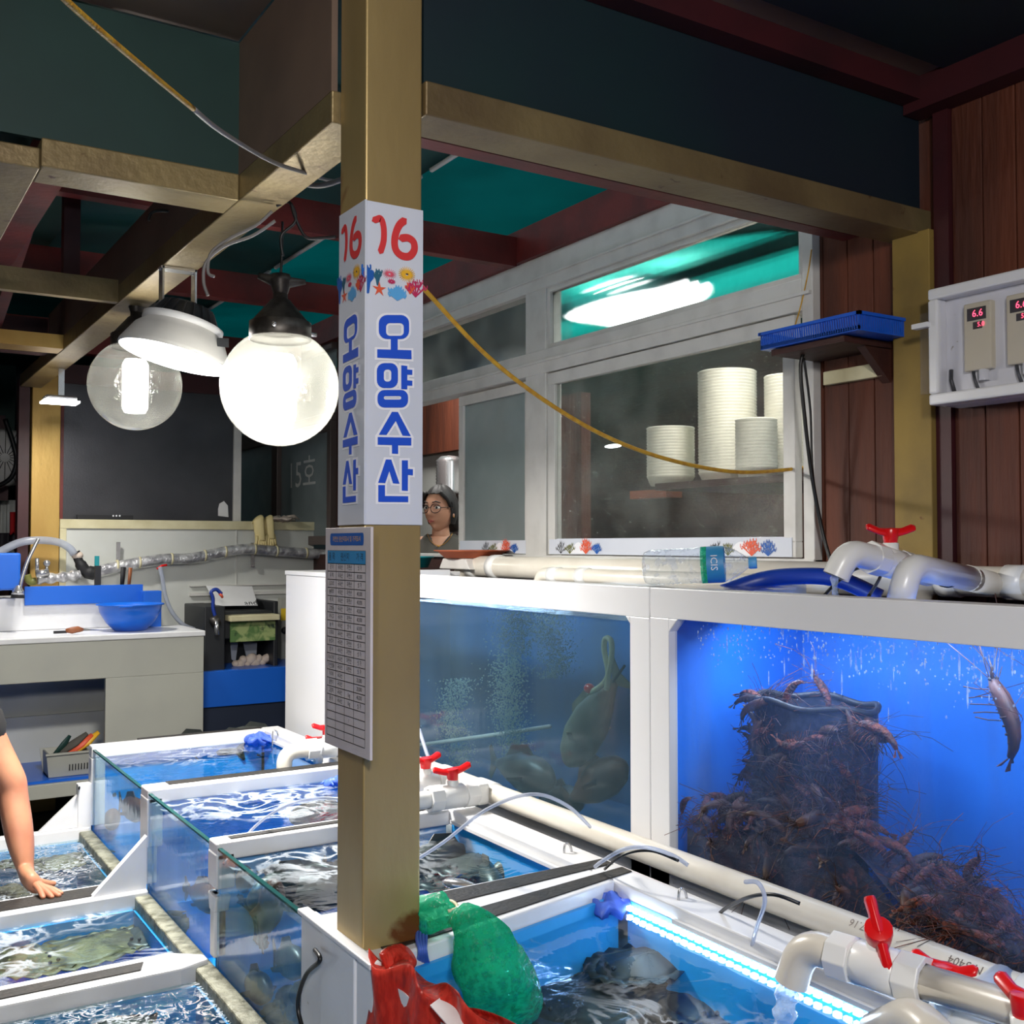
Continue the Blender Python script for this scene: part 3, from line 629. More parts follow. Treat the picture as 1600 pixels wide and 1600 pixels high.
# raised row along the big tanks: (name label, near y, far y, water z, water material)
def raised_tank(label, y0, y1, wz, wm, y1r=None, post_far=True, post_near=True):
    """open tank: glass front towards the aisle, painted walls, white rim with rubber strips on the far divider"""
    t = thing('fish_tank', (XL, y0, .05), label, 'fish tank', 'raised open fish tanks in a row'); y1r = y1 if y1r is None else y1r
    b = MB(); xi = XR
    b.box((XL, y0-.01, .05), (xi+.07, y1+.0, .12)); b.build('tank_floor', 'tank_blue', t)
    MB().box((xi, y0, .12), (xi+.012, y1r-.05, .715)).build('inner_wall', 'tank_blue', t)
    MB().prism([(XL+.012, y1-.012, .12), (xi, y1r-.012, .12), (xi, y1r, .12), (XL+.012, y1, .12)], (0, 0, .595)).build('inner_wall', 'tank_blue', t)
    MB().prism([(XL+.012, y0+.0, .12), (xi, y0, .12), (xi, y0+.012, .12), (XL+.012, y0+.012, .12)], (0, 0, .595)).build('inner_wall', 'tank_blue', t)
    MB().box((XL, y0+.03, .12), (XL+.010, y1-.03, .735)).build('glass_front', 'tank_glass', t)
    MB().box((XL-.001, y0+.03, .731), (XL+.011, y1-.03, .737)).build('glass_edge', 'edge_green', t)
    wsur = MB().grid(lambda u, v: Vector((XL+.011+(xi-XL-.012)*u, y0+.013+((y1+(y1r-y1)*u)-.013-y0-.013)*v, wz)), 1, 1); wsur.build('water', wm, t)
    r = MB().box((xi+.002, y0, .70), (xi+.095, y1r+(.16 if y1r > y1 else .03), .7495)); r.build('rim', 'white_plastic', t, .004)
    MB().box((xi-.012, y0+.06, .712), (xi-.001, y1-.06, .722)).build('light_strip', 'white_plastic', t)
    return t
def divider(label, y0, y1, strips, x1=XR+.0, y0r=None, y1r=None):
    """divider bar on top of the raised tanks with its post at the aisle; strips: rubber pads as (x0,x1,f0,f1) across the bar"""
    y0r = y0 if y0r is None else y0r; y1r = y1 if y1r is None else y1r
    t = thing('tank_divider', (XL, y0, .42), label, 'divider', 'white divider bars of the raised tanks')
    yy = lambda x, f: (y0+(y0r-y0)*(x-XL)/(x1-XL))*(1-f)+(y1+(y1r-y1)*(x-XL)/(x1-XL))*f
    MB().prism([(XL-.004, yy(XL, 0), .70), (x1, yy(x1, 0), .70), (x1, yy(x1, 1), .70), (XL-.004, yy(XL, 1), .70)], (0, 0, .05)).build('bar', 'white_plastic', t, .005)
    for (a, b_, f0, f1) in strips: MB().prism([(a, yy(a, f0), .7495), (b_, yy(b_, f0), .7495), (b_, yy(b_, f1), .7495), (a, yy(a, f1), .7495)], (0, 0, .0035)).build('rubber_pad', 'rubber', t)
    return t
T = []
T.append(raised_tank('farthest raised tank with calm blue water and long dark fish', 3.90, 4.86, .705, 'water_calm'))
T.append(raised_tank('raised tank with foam trails, second from the far end', 3.10, 3.89, .705, 'water_foamy'))
T.append(raised_tank('raised tank full of dark foamy water just behind the pillar', 2.34, 3.09, .700, 'water_foamy'))
T.append(raised_tank('nearest raised tank with deep blue water in front of the pillar', .70, 2.018, .690, 'water_calm', 2.188))
d = divider('white rim at the far end of the raised tanks', 4.80, 4.865, [])
MB().box((XL-.006, 4.795, .42), (XL+.05, 4.86, .70)).build('post', 'white_plastic', d, .004); MB().box((XL+.2, 4.868, .70), (1.70, 4.885, .754)).build('rubber_edge', 'rubber', d)
d = divider('white divider with black pads between the two farthest raised tanks', 3.85, 3.95, [(1.02, XR, .42, .95)])
MB().prism([(XL-.006, 3.85, .55), (XL-.006, 3.95, .55), (XL-.006, 3.95, .72), (XL-.006, 3.85, .72)], (.055, 0, 0)).box((XL-.004, 3.868, .42), (XL+.035, 3.935, .56)).build('post', 'white_plastic', d, .005)
d = divider('slim white divider with a narrow black pad left of the pillar', 3.055, 3.135, [(.985, XR, .35, .70)])
MB().box((XL-.006, 3.055, .62), (XL+.05, 3.135, .72)).prism([(XL-.006, 3.055, .60), (XL-.006, 3.135, .60), (XL-.006, 3.12, .55), (XL-.006, 3.075, .55)], (.045, 0, 0)).box((XL-.004, 3.078, .42), (XL+.035, 3.118, .60)).build('post', 'white_plastic', d, .005)
d = divider('wide white and black divider that carries the gilded pillar', 2.02, 2.35, [(.99, XR+.08, .09, .36), (1.06, XR+.08, .62, .93)], XR+.0, 2.19, 2.36)
fp = MB().box((XL-.008, 2.27, .05), (XL+.03, 2.395, .745)); fp.box((XL-.012, 2.085, .05), (XL+.03, 2.268, .752)); fp.box((XL-.008, 2.0, .05), (XL+.03, 2.083, .748)); fp.build('front_panel', 'white_plastic', d, .004)
MB().box((XL-.016, 2.0, .745), (XL+.012, 2.40, .757)).build('lip', 'white_plastic', d, .003)
MB().box((XL-.002, .7, .05), (XL+.008, 2.0, .742)).build('side_panel', 'white_plastic', T[3])
g = MB()
for k in range(52): g.box((1.676, .86+k*.025, .696), (1.686, .86+k*.025+.015, .706))
g.build('led_diodes', 'led_white', T[3])
# sealing bead where the low tanks meet the glass
sb = MB().box((XL-.055, .6, .33), (XL-.002, 4.80, .405)); tag(sb.build('sealing_bead', 'sealant', loc=(XL, .6, .33), bevel=.006), 'grimy grey sealing bead along the foot of the raised tank glass', 'sealant')
# low row
def low_tank(label, y0, y1, wm, wz=.375):
    t = thing('fish_tank', (.2, y0, .0), label, 'fish tank', 'low open fish tanks on the aisle floor'); x0 = -.05
    MB().box((x0, y0, .01), (XL-.06, y1, .05)).build('tank_floor', 'tank_blue', t)
    w = MB().box((x0, y1-.012, .05), (XL-.054, y1, .365)).box((x0, y0, .05), (XL-.05, y0+.012, .37)); w.box((x0, y0, .05), (x0+.012, y1, .37)); w.box((XL-.062, y0, .05), (XL-.054, y1, .365)); w.build('inner_wall', 'tank_blue', t)
    MB().grid(lambda u, v: Vector((x0+.01+(XL-.053-x0)*u, y0+.001+(y1-y0-.002)*v, wz)), 1, 1).build('water', wm, t)
    return t
LT = [low_tank('far low tank with bubbling grey green water beside the bare arm', 3.96, 4.78, 'water_bubbly'), low_tank('middle low tank with rippling blue water and olive flatfish', 3.20, 3.80, 'water_foamy'), low_tank('front low tank with churning water at the bottom left corner', 1.2, 3.06, 'water_bubbly')]
def low_divider(label, y0, y1, pad, gusset=False, pts=None):
    t = thing('tank_divider', (.2, y0, .36), label, 'divider')
    MB().prism(pts or [(-.05, y0, .36), (XL-.01, y0, .36), (XL-.01, y1, .36), (-.05, y1, .36)], (0, 0, .06)).build('bar', 'white_plastic', t, .006)
    for p in pad: MB().prism(p, (0, 0, .004)).build('rubber_pad', 'rubber', t)
    if gusset: MB().prism([(XL-.012, 3.81, .42), (XL-.012, 3.835, .42), (XL-.16, 3.835, .42), (XL-.16, 3.81, .42)], (0, 0, .001)).prism([(XL-.012, 3.82, .42), (XL-.19, 3.82, .42), (XL-.012, 3.82, .60)], (0, .03, 0)).build('gusset', 'white_plastic', t, .003)
    return t
low_divider('low divider bar with a broad black pad under the leaning hand', 3.80, 3.96, [[(-.05, 3.835, .4195), (.80, 3.835, .4195), (.80, 3.935, .4195), (-.05, 3.935, .4195)]], True)
low_divider('low white divider bar with an inset black pad and pointed end', 3.06, 3.20, [[(-.05, 3.10, .4195), (.74, 3.10, .4195), (.76, 3.155, .4195), (-.05, 3.155, .4195)]], False, [(-.05, 3.06, .36), (.84, 3.06, .36), (.925, 3.09, .36), (.925, 3.13, .36), (.84, 3.20, .36), (-.05, 3.20, .36)])
low_divider('low white rim at the far end of the low tanks', 4.78, 4.83, [], False)
g = MB().prism([(XL-.012, 4.79, .42), (XL-.21, 4.79, .42), (XL-.012, 4.79, .60)], (0, .03, 0)).box((XL-.06, 4.785, .05), (XL-.006, 4.83, .60)); tag(g.build('corner_gusset', 'white_plastic', loc=(XL-.1, 4.8, .42), bevel=.003), 'white triangular corner brace at the far end of the low tanks', 'brace')

# ---- big display tanks against the wall
XF, ZB, ZT = 1.87, .62, 1.485
def big_frame(label, y0, y1, oz0, oz1, oy0, oy1, ch, wall, glassm, wz):
    t = thing('display_tank', (XF, y0, ZB), label, 'display tank')
    f = MB().box((XF, y0, oz1), (XF+.03, y1, ZT)).box((XF, y0, ZB), (XF+.03, oy0, oz1)).box((XF, oy1, ZB), (XF+.03, y1, oz1)).box((XF, y0, .05), (XF+.03, y1, .76))
    for (ya, sg) in ((oy0, 1), (oy1, -1)):
        f.prism([(XF, ya, oz1), (XF, ya+sg*ch, oz1), (XF, ya, oz1-ch)], (.03, 0, 0))
    f.build('front_frame', 'white_paint', t, .002)
    MB().box((XF+.022, oy0-.01, .74), (XF+.028, oy1+.01, oz1+.01)).build('glass_pane', glassm, t)
    MB().box((XF+.03, y0+.01, .60), (2.46, y1-.01, .66)).build('tank_floor', wall, t)
    MB().box((2.44, y0+.012, .66), (2.46, y1-.012, 1.44)).build('back_wall', wall, t)
    MB().box((XF+.03, y0+.002, .66), (2.44, y0+.012, 1.44)).build('side_wall', wall, t); MB().box((XF+.03, y1-.012, .66), (2.44, y1-.002, 1.44)).build('side_wall', wall, t)
    tp = MB().box((XF+.03, y0, 1.45), (XF+.075, y1, ZT)).box((2.40, y0, 1.40), (2.48, y1, 1.45)).box((XF+.03, y0, 1.45), (2.42, y0+.05, ZT)).box((XF+.03, y1-.05, 1.45), (2.42, y1, ZT)); tp.build('top_rim', 'white_paint', t, .002)
    MB().grid(lambda u, v: Vector((XF+.031+(2.439-XF-.031)*u, y0+.013+(y1-y0-.026)*v, wz)), 1, 1).build('water', 'water_top', t)
    return t
TL = big_frame('murky grey green display tank behind the pillar', 2.268, 4.42, .76, 1.402, 2.352, 4.3, .02, 'murk_blue', 'murk_glass', 1.385)
def droplets(t, n, seed):
    r = random.Random(seed); g = MB()
    for k in range(n):
        y = r.uniform(.6, 2.1) if k % 4 else r.uniform(.6, 1.7); z = 1.402-abs(r.gauss(0, .055)); s = r.uniform(.0009, .0026); l = s*(r.uniform(3, 14) if r.random() < .12 else r.uniform(1, 1.8))
        g.ball((XF+.0215, y, z), (s*.7, s, l), 6, 4)
    g.build('water_droplets', 'stream', t)['kind'] = 'stuff'
TR = big_frame('deep blue display tank of brown shrimp on the right', .35, 2.264, .76, 1.405, .45, 2.188, .035, 'deep_blue', 'drop_haze_glass', 1.425)
droplets(TR, 900, 4)
cb = thing('white_cabinet', (XF, 4.42, .4), 'plain glossy white cabinet end left of the pillar', 'cabinet')
MB().box((XF, 4.425, .4), (2.5, 5.03, 1.455)).build('body', 'white_paint', cb, .003); MB().box((XF-.004, 4.42, 1.455), (2.5, 5.035, 1.475)).build('lid', 'white_plastic', cb, .002)
def led_bar(label, y0, y1, x, z, pw, aim):
    t = thing('led_bar', (x, y0, z), label, 'led light', None)
    MB().box((x, y0, z), (x+.016, y1, z+.006)).build('housing', 'white_plastic', t)
    b = MB(); y = y0+.01
    while y < y1-.01: b.box((x+.003, y, z-.003), (x+.013, y+.014, z)); y += .024
    b.build('diodes', 'led_white', t); light('AREA', 'led_or_fill_light', (x+.008, (y0+y1)/2, z-.006), pw, (.62, .78, 1), y1-y0, aim, .012)
led_bar('bright led bar under the top rim of the deep blue tank', .5, 1.93, 1.93, 1.412, 7.5, (2.35, 1.2, .9))
light('AREA', 'led_or_fill_light', (2.1, 2.05, 1.40), 2.5, (.62, .78, 1), .2, (2.3, 2.0, .9), .05)  # added fill for the dark left end of the tank, no led bar here
led_bar('led bar glowing along the back of the murky tank top', 2.75, 4.1, 2.36, 1.43, 4.5, (2.1, 3.2, .9))
# ================================================================ LAMPS
t = thing('high_bay_lamp', (HB.x, HB.y, HB.z), 'round white high bay lamp tilted under the gilded beam', 'lamp')
TA = Vector((0, 0, 1)).rotation_difference((Vector((0, 0, 1))+_r*.22+_f*.12).normalized()).to_matrix()
def hb_lathe(prof, n=36): return MB().lathe(prof, HB, TA @ Vector((0, 0, 1)), n)
hb_lathe([(.185, -.03), (.19, -.028), (.188, -.015), (.155, .05), (.13, .075), (.128, .09), (.12, .092)]).build('shade', 'frame_grey', t)
hb_lathe([(0, -.033), (.1, -.033), (.182, -.031)]).build('lens', 'lamp_face', t)
hb_lathe([(.13, .075), (.137, .08), (.137, .098), (.125, .10), (0, .10)]).build('collar', 'white_plastic', t)
fn = MB().lathe([(.11, .10), (.085, .15), (.05, .165), (0, .165)], HB, TA @ Vector((0, 0, 1)), 20)
for k in range(20):
    a = 2*pi*k/20; q = TA @ Vector((cos(a), sin(a), 0)); w = TA @ Vector((-sin(a), cos(a), 0)); up = TA @ Vector((0, 0, 1))
    fn.prism([HB+q*.07+up*.10-w*.003, HB+q*.122+up*.10-w*.003, HB+q*.09+up*.155-w*.003, HB+q*.05+up*.165-w*.003], w*.006)
fn.build('heat_sink', 'dark_plastic', t)
br = MB()
for sg in (-1, 1):
    c0 = HB + Vector((sg*.055, -.05*0, .13)); br.prism([c0+Vector((0, -.025, -.03)), c0+Vector((0, .025, -.03)), c0+Vector((0, .025, .15)), c0+Vector((0, -.025, .15))], (.006, 0, 0)); br.lathe([(0, 0), (.011, 0), (.011, .01), (0, .012)], c0+Vector((0, -.0, 0)), (-1, 0, 0), 10)
br.box((HB.x-.06, HB.y-.025, 2.54), (HB.x+.062, HB.y+.025, 2.548)); br.build('bracket', 'steel', t)
MB().box(HB+Vector((.10, -.135, 0)), HB+Vector((.14, -.133, .03))).build('rating_label', 'dark_plastic', t)
def globe(c, label, wire_top, gm='globe_glass'):
    t = thing('globe_lamp', c, label, 'lamp', 'round globe lamps')
    sp = [(0, -.18)] + [(.18*sin(a), -.18*cos(a)) for a in [pi*k/24 for k in range(1, 22)]]
    MB().lathe(sp, c, (0, 0, 1), 40).build('globe', gm, t)
    MB().lathe([(0, -.115), (.04, -.11), (.05, -.09), (.05, .08), (.04, .10), (0, .105)], c, (0, 0, 1), 16).build('bulb', 'bulb', t)
    MB().lathe([(.092, .145), (.095, .148), (.095, .20), (.085, .205), (.03, .27), (.022, .275), (.022, .31), (0, .31)], c, (0, 0, 1), 20).build('cap', 'iron', t)
    h = MB().lathe([(.022, .29), (.035, .33), (.03, .35), (0, .35)], c, (0, 0, 1), 12)
    h.tube([c+Vector((-.06, .03, .345)), c+Vector((0, 0, .325)), c+Vector((.07, -.03, .33))], [.01, .024, .008], 8); h.build('hanger', 'iron', t)
    b = MB()
    for a in (0, 2.1, 4.2): q = Vector((cos(a), sin(a), 0)); b.tube([c+q*.09+Vector((0, 0, .175)), c+q*.118+Vector((0, 0, .175))], .007, 8)
    b.build('screw', 'steel', t)
    MB().tube(smooth_path([c+Vector((0, 0, .34)), c+Vector((.004, 0, .42)), wire_top], 6), .004, 6).build('cord', 'cable', t)
globe(G1, 'large glowing globe lamp hanging nearest the pillar', (1.16, 3.17, 2.60))
globe(G2, 'smaller looking glowing globe lamp behind the high bay lamp', (1.0, 4.40, 2.55), 'globe_glass_dim')
t = thing('flood_lamp', (1.02, 6.17, 2.37), 'small rectangular flood lamp in front of the far gilded column', 'lamp')
MB().box((.94, 6.12, 2.372), (1.10, 6.24, 2.40)).build('housing', 'steel', t, .01); MB().box((.93, 6.11, 2.362), (1.11, 6.25, 2.372)).build('lens', 'lamp_face', t); MB().box((1.01, 6.17, 2.40), (1.04, 6.18, 2.55)).build('stem', 'steel', t)
# ceiling lamp of the inner room
li = AX(3.9, 990, 470); t = thing('ceiling_lamp', li, 'long bright lamp glowing behind the wet top pane', 'lamp')
MB().ball(li, (.20, .52, .10), 24, 14).build('diffuser', 'inner_lamp', t); MB().box(li+Vector((-.06, -.2, .09)), li+Vector((.06, .2, .11))).build('base', 'dark_plastic', t)
# ================================================================ ROPES AND WIRES
def cord(name, pts, r, m, label, cat, n=8, sm=6, seg=8):
    P = smooth_path(pts, sm); o = MB().tube(P, r, seg).build(name, m, loc=P[0]); return tag(o, label, cat)
def in_plane(a, b, x, y):                        # photo pixel met with the vertical plane through a and b
    a = Vector(a); b = Vector(b); n = (b-a).cross(Vector((0, 0, 1))); d = ray(x, y); o = Vector((0, 0, EYE)); return o + d*((a-o).dot(n)/d.dot(n))
A0, B0 = Vector((1.0, 2.30, 2.53)), Vector((2.765, 2.60, 1.9))
cord('rope', [A0] + [in_plane(A0, B0, x, y) for x, y in ((600, 385), (663, 452), (760, 555), (860, 632), (960, 688), (1060, 722), (1160, 738), (1257, 731))], .0062, 'rope_yellow', 'yellow rope sagging from the pillar to the window frame', 'rope')
A1, B1 = Vector((.95, 2.50, 2.54)), Vector((.30, 1.55, 2.95))
cord('rope', [in_plane(A1, B1, x, y) for x, y in ((60, -40), (130, 25), (220, 102), (302, 170))], .0048, 'rope_yellow', 'faded yellow cord running down from the upper left ceiling', 'rope')
cord('cable', [in_plane(A1, B1, x, y) for x, y in ((302, 170), (345, 205), (420, 250), (470, 268), (528, 282))]+[Vector((1.1, 2.35, 2.53))], .005, 'wire_grey', 'grey cable tied to the end of the faded yellow cord', 'cable')
WD = [((455, 318), (462, 342), (478, 370), (500, 372), (525, 370)), ((425, 330), (400, 352), (360, 372), (330, 395), (325, 425), (335, 432)), ((430, 345), (395, 368), (350, 385), (322, 410), (318, 440), (325, 462)), ((432, 322), (452, 316), (462, 345), (440, 368), (442, 400))]
for k, w in enumerate(WD):
    cord('cable', [AD(3.0, x, y) for x, y in w], .0045, ['cable', 'wire_grey', 'wire_grey', 'cable'][k], ['dark wires tangled between the gilded beam and the pillar', 'grey wire looping from the beam down to the high bay lamp', 'second grey wire drooping beside the high bay lamp bracket', 'dark wire curling above the large globe lamp'][k], 'cable')
cord('cable', [AD(3.6, x, y) for x, y in ((232, 345), (238, 332), (262, 330), (300, 342), (340, 352))], .005, 'cable', 'black wire looped on the red beam at the upper left', 'cable')
cord('cable', [AD(3.0, x, y) for x, y in ((470, 285), (490, 290), (512, 288), (540, 278))], .008, 'wire_grey', 'thick grey cable crossing behind the pillar top', 'cable')
cord('twine', [AX(2.76, x, y) for x, y in ((1268, 390), (1262, 430), (1248, 490), (1230, 545))], .0022, 'rope_yellow', 'thin brown twine holding up the blue basket', 'twine')
# ================================================================ PIPES OF THE OPEN TANKS
t = thing('supply_pipe', (1.828, 2.5, .79), 'long white supply pipe along the foot of the display tanks', 'pipe')
MB().tube([(1.828, .5, .792), (1.828, 4.3, .792)], .032, 20).build('pipe', 'pvc', t)
for y in (1.12, 3.05, 3.30, 4.1): MB().tube([(1.828, y-.05, .792), (1.828, y+.05, .792)], .0365, 20).build('coupling', 'pvc_white', t)
PH = MB(); write(PH, '18.07.16', .024, (1.8045, 1.50, .8155), (0, 1, 0), (-.72, 0, -.69)); PH.build('printed_text', 'frame_brown', t); PH = MB(); write(PH, 'M 3404', .024, (1.8045, 1.27, .8155), (0, 1, 0), (-.72, 0, -.69)); PH.build('printed_text', 'frame_brown', t)
def handle(mb_parent, c, ax, s=1, name='handle'):
    """two-winged red valve handle; ax: wing direction"""
    ax = Vector(ax).normalized(); c = Vector(c); q = Vector((0, 0, 1)).cross(ax)
    if q.length < .1: q = Vector((1, 0, 0))
    q.normalize(); n = ax.cross(q)
    if n.z < 0: n = -n
    g = MB().lathe([(0, -.03*s), (.016*s, -.03*s), (.02*s, 0), (.02*s, .012*s), (0, .014*s)], c, n, 14)
    for sg in (-1, 1): g.tube([c+n*.002*s, c+ax*sg*.03*s+n*.006*s, c+ax*sg*.055*s+n*.016*s, c+ax*sg*.062*s+n*.016*s], [.017*s, .012*s, .0125*s, .009*s], 8, flat=.62)
    return g.build(name, 'red_plastic', mb_parent, .001)
def valve(t, c, d, s=1, wing=None):
    """ball valve body on a pipe through c along d, with hexagonal unions"""
    d = Vector(d).normalized(); c = Vector(c); r = .03*s
    MB().lathe([(r*1.05, -.045*s), (r*1.3, -.035*s), (r*1.3, .035*s), (r*1.05, .045*s)], c, d, 20).build('valve_body', 'pvc_white', t)
    for sg in (-1, 1):
        u = MB().lathe([(r*1.05, -.022*s), (r*1.42, -.022*s), (r*1.42, .022*s), (r*1.05, .022*s)], c+d*sg*.064*s, d, 8)
        u.sm = [False]*len(u.sm); u.build('union_nut', 'pvc_white', t, .002)
    MB().lathe([(.02*s, .02*s), (.02*s, .05*s), (.012*s, .056*s), (0, .056*s)], c, (0, 0, 1), 14).build('valve_neck', 'pvc_white', t)
    handle(t, c+Vector((0, 0, .075*s)), wing or d, s)
def elbow_pts(a, b, c, r=.045, n=7):             # a to b to c with a rounded corner at b
    a, b, c = Vector(a), Vector(b), Vector(c); p = b+(a-b).normalized()*r; q = b+(c-b).normalized()*r
    return [a] + [(p*(1-k/n)**2 + b*2*(k/n)*(1-k/n) + q*(k/n)**2) for k in range(n+1)] + [c]
# valve and spout over tank 3 (behind the pillar)
t = thing('valve_pipe', (1.60, 3.03, .80), 'white valve pipe with red handle reaching out right behind the pillar', 'valve', 'white valve pipes with red handles')
MB().tube(elbow_pts((1.80, 3.02, .80), (1.43, 3.02, .80), (1.43, 3.02, .70)), .028, 18).build('spout', 'pvc_white', t); valve(t, (1.68, 3.02, .80), (1, 0, 0), 1, (1, -.25, .1))
MB().box((1.755, 2.985, .765), (1.80, 3.055, .835)).build('joint', 'pvc_white', t, .01)
t = thing('valve_pipe', (1.60, 3.22, .80), 'white valve pipe with red handle half hidden behind the pillar', 'valve', 'white valve pipes with red handles')
MB().tube(elbow_pts((1.80, 3.22, .80), (1.45, 3.22, .80), (1.45, 3.22, .70)), .028, 18).build('spout', 'pvc_white', t); valve(t, (1.69, 3.22, .80), (1, 0, 0), 1, (1, .2, 0))
t = thing('valve_pipe', (1.50, 3.92, .80), 'white elbow spout dipping into the farthest tank left of the pillar', 'valve', 'white valve pipes with red handles')
ey = AZ(.80, 470, 1182)
MB().tube(elbow_pts((1.80, 4.0, .80), (1.485, 4.0, .80), (1.485, 4.0, .70), .05), .03, 18).build('spout', 'pvc', t); valve(t, (1.66, 4.0, .80), (1, 0, 0), 1, (1, 0, 0))
handle(thing('valve', (1.70, 4.20, .83), 'red winged valve handle at the edge of the far tank rim', 'valve'), AZ(.83, 497, 1156), (1, -.3, 0), .8); MB().tube([AZ(.8, 497, 1170)-Vector((0, 0, .05)), AZ(.82, 497, 1164)], .02, 12).build('neck', 'pvc_white', bpy.data.objects['valve'])
# nearest valves over the deep blue tank
vx, vz = 1.605, .868
t = thing('valve_pipe', (vx, 1.2, vz), 'nearest white valve pipe with upright red handle pouring into blue water', 'valve')
VA, VB = AZ(vz, 1300, 1490), AZ(vz, 1600, 1582); VD = (VB-VA).normalized(); VC = AZ(vz, 1372, 1512)
sp = elbow_pts(VC-VD*.05, AZ(vz, 1256, 1474), AZ(vz-.075, 1236, 1536), .045)
MB().tube(sp, .031, 20, cap=False).build('spout', 'pvc', t)
MB().tube([VC, VC+VD*.9], .029, 20).build('pipe', 'pvc', t)
valve(t, VC, VD, 1.0, (.1, .5, 1))
bpy.data.objects.remove([k for k in kids(t) if k.name.startswith('handle')][0])
hd = MB(); hc = VC+Vector((-.01, -.01, .065)); ax = Vector((.12, .42, .9)).normalized()
hd.lathe([(0, -.03), (.02, -.03), (.024, 0), (.024, .014), (0, .016)], hc, (-.5, -.4, .75), 14)
for sg in (-1, 1): hd.tube([hc, hc+ax*sg*.03, hc+ax*sg*.052, hc+ax*sg*.06], [.02, .014, .016, .013], 8, flat=.7)
hd.build('handle', 'red_plastic', t, .001)
s0 = sp[-1]; st = MB(); P = smooth_path([s0+Vector((.0, 0, .01)), s0+Vector((-.018, -.004, -.03)), s0+Vector((-.026, -.006, -.08)), s0+Vector((-.03, -.006, -.14))], 6)
st.tube(P, [.02+.004*sin(k*1.7) for k in range(len(P))], 12, False); tag(st.build('water_stream', 'stream', loc=s0), 'clear water falling from the nearest spout into the blue tank', 'water')
t = thing('valve_pipe', (1.72, 1.0, .85), 'white valve branch with a dark red winged handle near the right edge', 'valve')
v2 = AZ(.885, 1475, 1517); handle(t, v2, AZ(.885, 1527, 1530)-AZ(.885, 1425, 1500), .9); MB().tube([v2+Vector((0, 0, -.02)), v2+Vector((.01, 0, -.08))], .021, 14).build('valve_neck', 'pvc_white', t)
MB().tube(elbow_pts((1.828, v2.y+.05, .80), (v2.x+.01, v2.y-.01, .80), (v2.x+.01, v2.y-.3, .80), .04), .03, 18).build('pipe', 'pvc_white', t)
t = thing('valve_pipe', (1.72, .8, .85), 'white valve with a red handle cut by the right edge of the frame', 'valve')
v3 = AZ(.90, 1600, 1565); handle(t, v3, AZ(.90, 1630, 1590)-AZ(.90, 1565, 1550), 1.0); MB().tube([v3+Vector((0, 0, -.02)), v3+Vector((.01, 0, -.09))], .021, 14).build('valve_neck', 'pvc_white', t); MB().tube([v3+Vector((.01, .06, -.09)), v3+Vector((.01, -.2, -.09))], .029, 16).build('pipe', 'pvc', t)
t = thing('pipe', AZ(.80, 1400, 1590), 'short white elbow pipe end at the bottom right corner', 'pipe')
MB().tube(elbow_pts(AZ(.83, 1480, 1640), AZ(.84, 1430, 1585), AZ(.76, 1370, 1612), .05), .032, 18).build('elbow', 'pvc', t); 
# air tubes and cables
cord('air_tube', [AZ(.70, 620, 1362), AZ(.80, 690, 1318), AZ(.93, 760, 1265), AZ(1.0, 830, 1241), AZ(.96, 885, 1258), AZ(.86, 922, 1292)], .0045, 'hose_clear', 'clear air tube arching over the tank right of the pillar', 'tube')
cord('air_tube', [AZ(.70, 350, 1350), AZ(.76, 400, 1290), AZ(.85, 450, 1258), AZ(.86, 500, 1247), AZ(.86, 545, 1250)], .0045, 'hose_clear', 'clear air tube over the foamy tank left of the pillar', 'tube')
cord('air_tube', [AX(1.85, 655, 1140), AX(1.84, 668, 1180), AX(1.84, 680, 1205)], .007, 'hose_clear', 'clear tube dropping beside the pillar to the supply pipe', 'tube')
cord('air_tube', [AZ(.765, 930, 1354), AZ(.82, 945, 1343), AZ(.86, 975, 1327), AZ(.87, 1010, 1324), AZ(.85, 1050, 1336), AZ(.83, 1075, 1352)], .005, 'hose_clear', 'clear and black tubes arching over the corner of the divider', 'tube')
cord('cable', [AZ(.765, 945, 1358), AZ(.81, 960, 1345), AZ(.84, 985, 1332), AZ(.85, 1020, 1330), AZ(.84, 1060, 1345)], .0035, 'cable', 'black cable arching over the corner of the rubber divider', 'cable')
cord('cable', [AZ(.69, 1104, 1450), AZ(.76, 1130, 1422), AZ(.84, 1170, 1402), AZ(.87, 1210, 1398), AZ(.86, 1250, 1412)], .0042, 'cable', 'black cable dipping over the white rim into the deep blue tank', 'cable')
cord('air_tube', [AZ(.70, 1172, 1490), AZ(.80, 1182, 1450), AZ(.90, 1195, 1408), AZ(.93, 1185, 1380), AZ(.90, 1165, 1378)], .0045, 'hose_clear', 'clear air tube looping from the long pipe into the near tank', 'tube')
cord('cable', [Vector((XL-.02, 2.28, .70))]+[AX(XL-.03, x, y) for x, y in ((500, 1500), (480, 1520), (468, 1550), (466, 1580), (478, 1625))], .0052, 'cable', 'black cable hanging down the glass beside the front panel', 'cable')
cord('cable', [AZ(.60, 124, 1230), AX(XL-.02, 122, 1250), AX(XL-.03, 123, 1290)], .004, 'cable', 'short black cable on the white brace by the far glass', 'cable')
# rim clips
for p, l in ((AZ(.75, 1063, 1405), 'small metal hook on the rim of the near tank'), (AZ(.75, 884, 1332), 'small metal hook on the rim of the tank behind the pillar'), (AZ(.75, 428, 1150), 'small metal clamp at the corner of the farthest tank')):
    o = MB().tube(smooth_path([p+Vector((.02, 0, .0)), p+Vector((.012, 0, .02)), p+Vector((-.004, 0, .018)), p+Vector((-.006, 0, -.05))], 5), .0035, 6).build('hook', 'steel', loc=p); tag(o, l, 'hook')
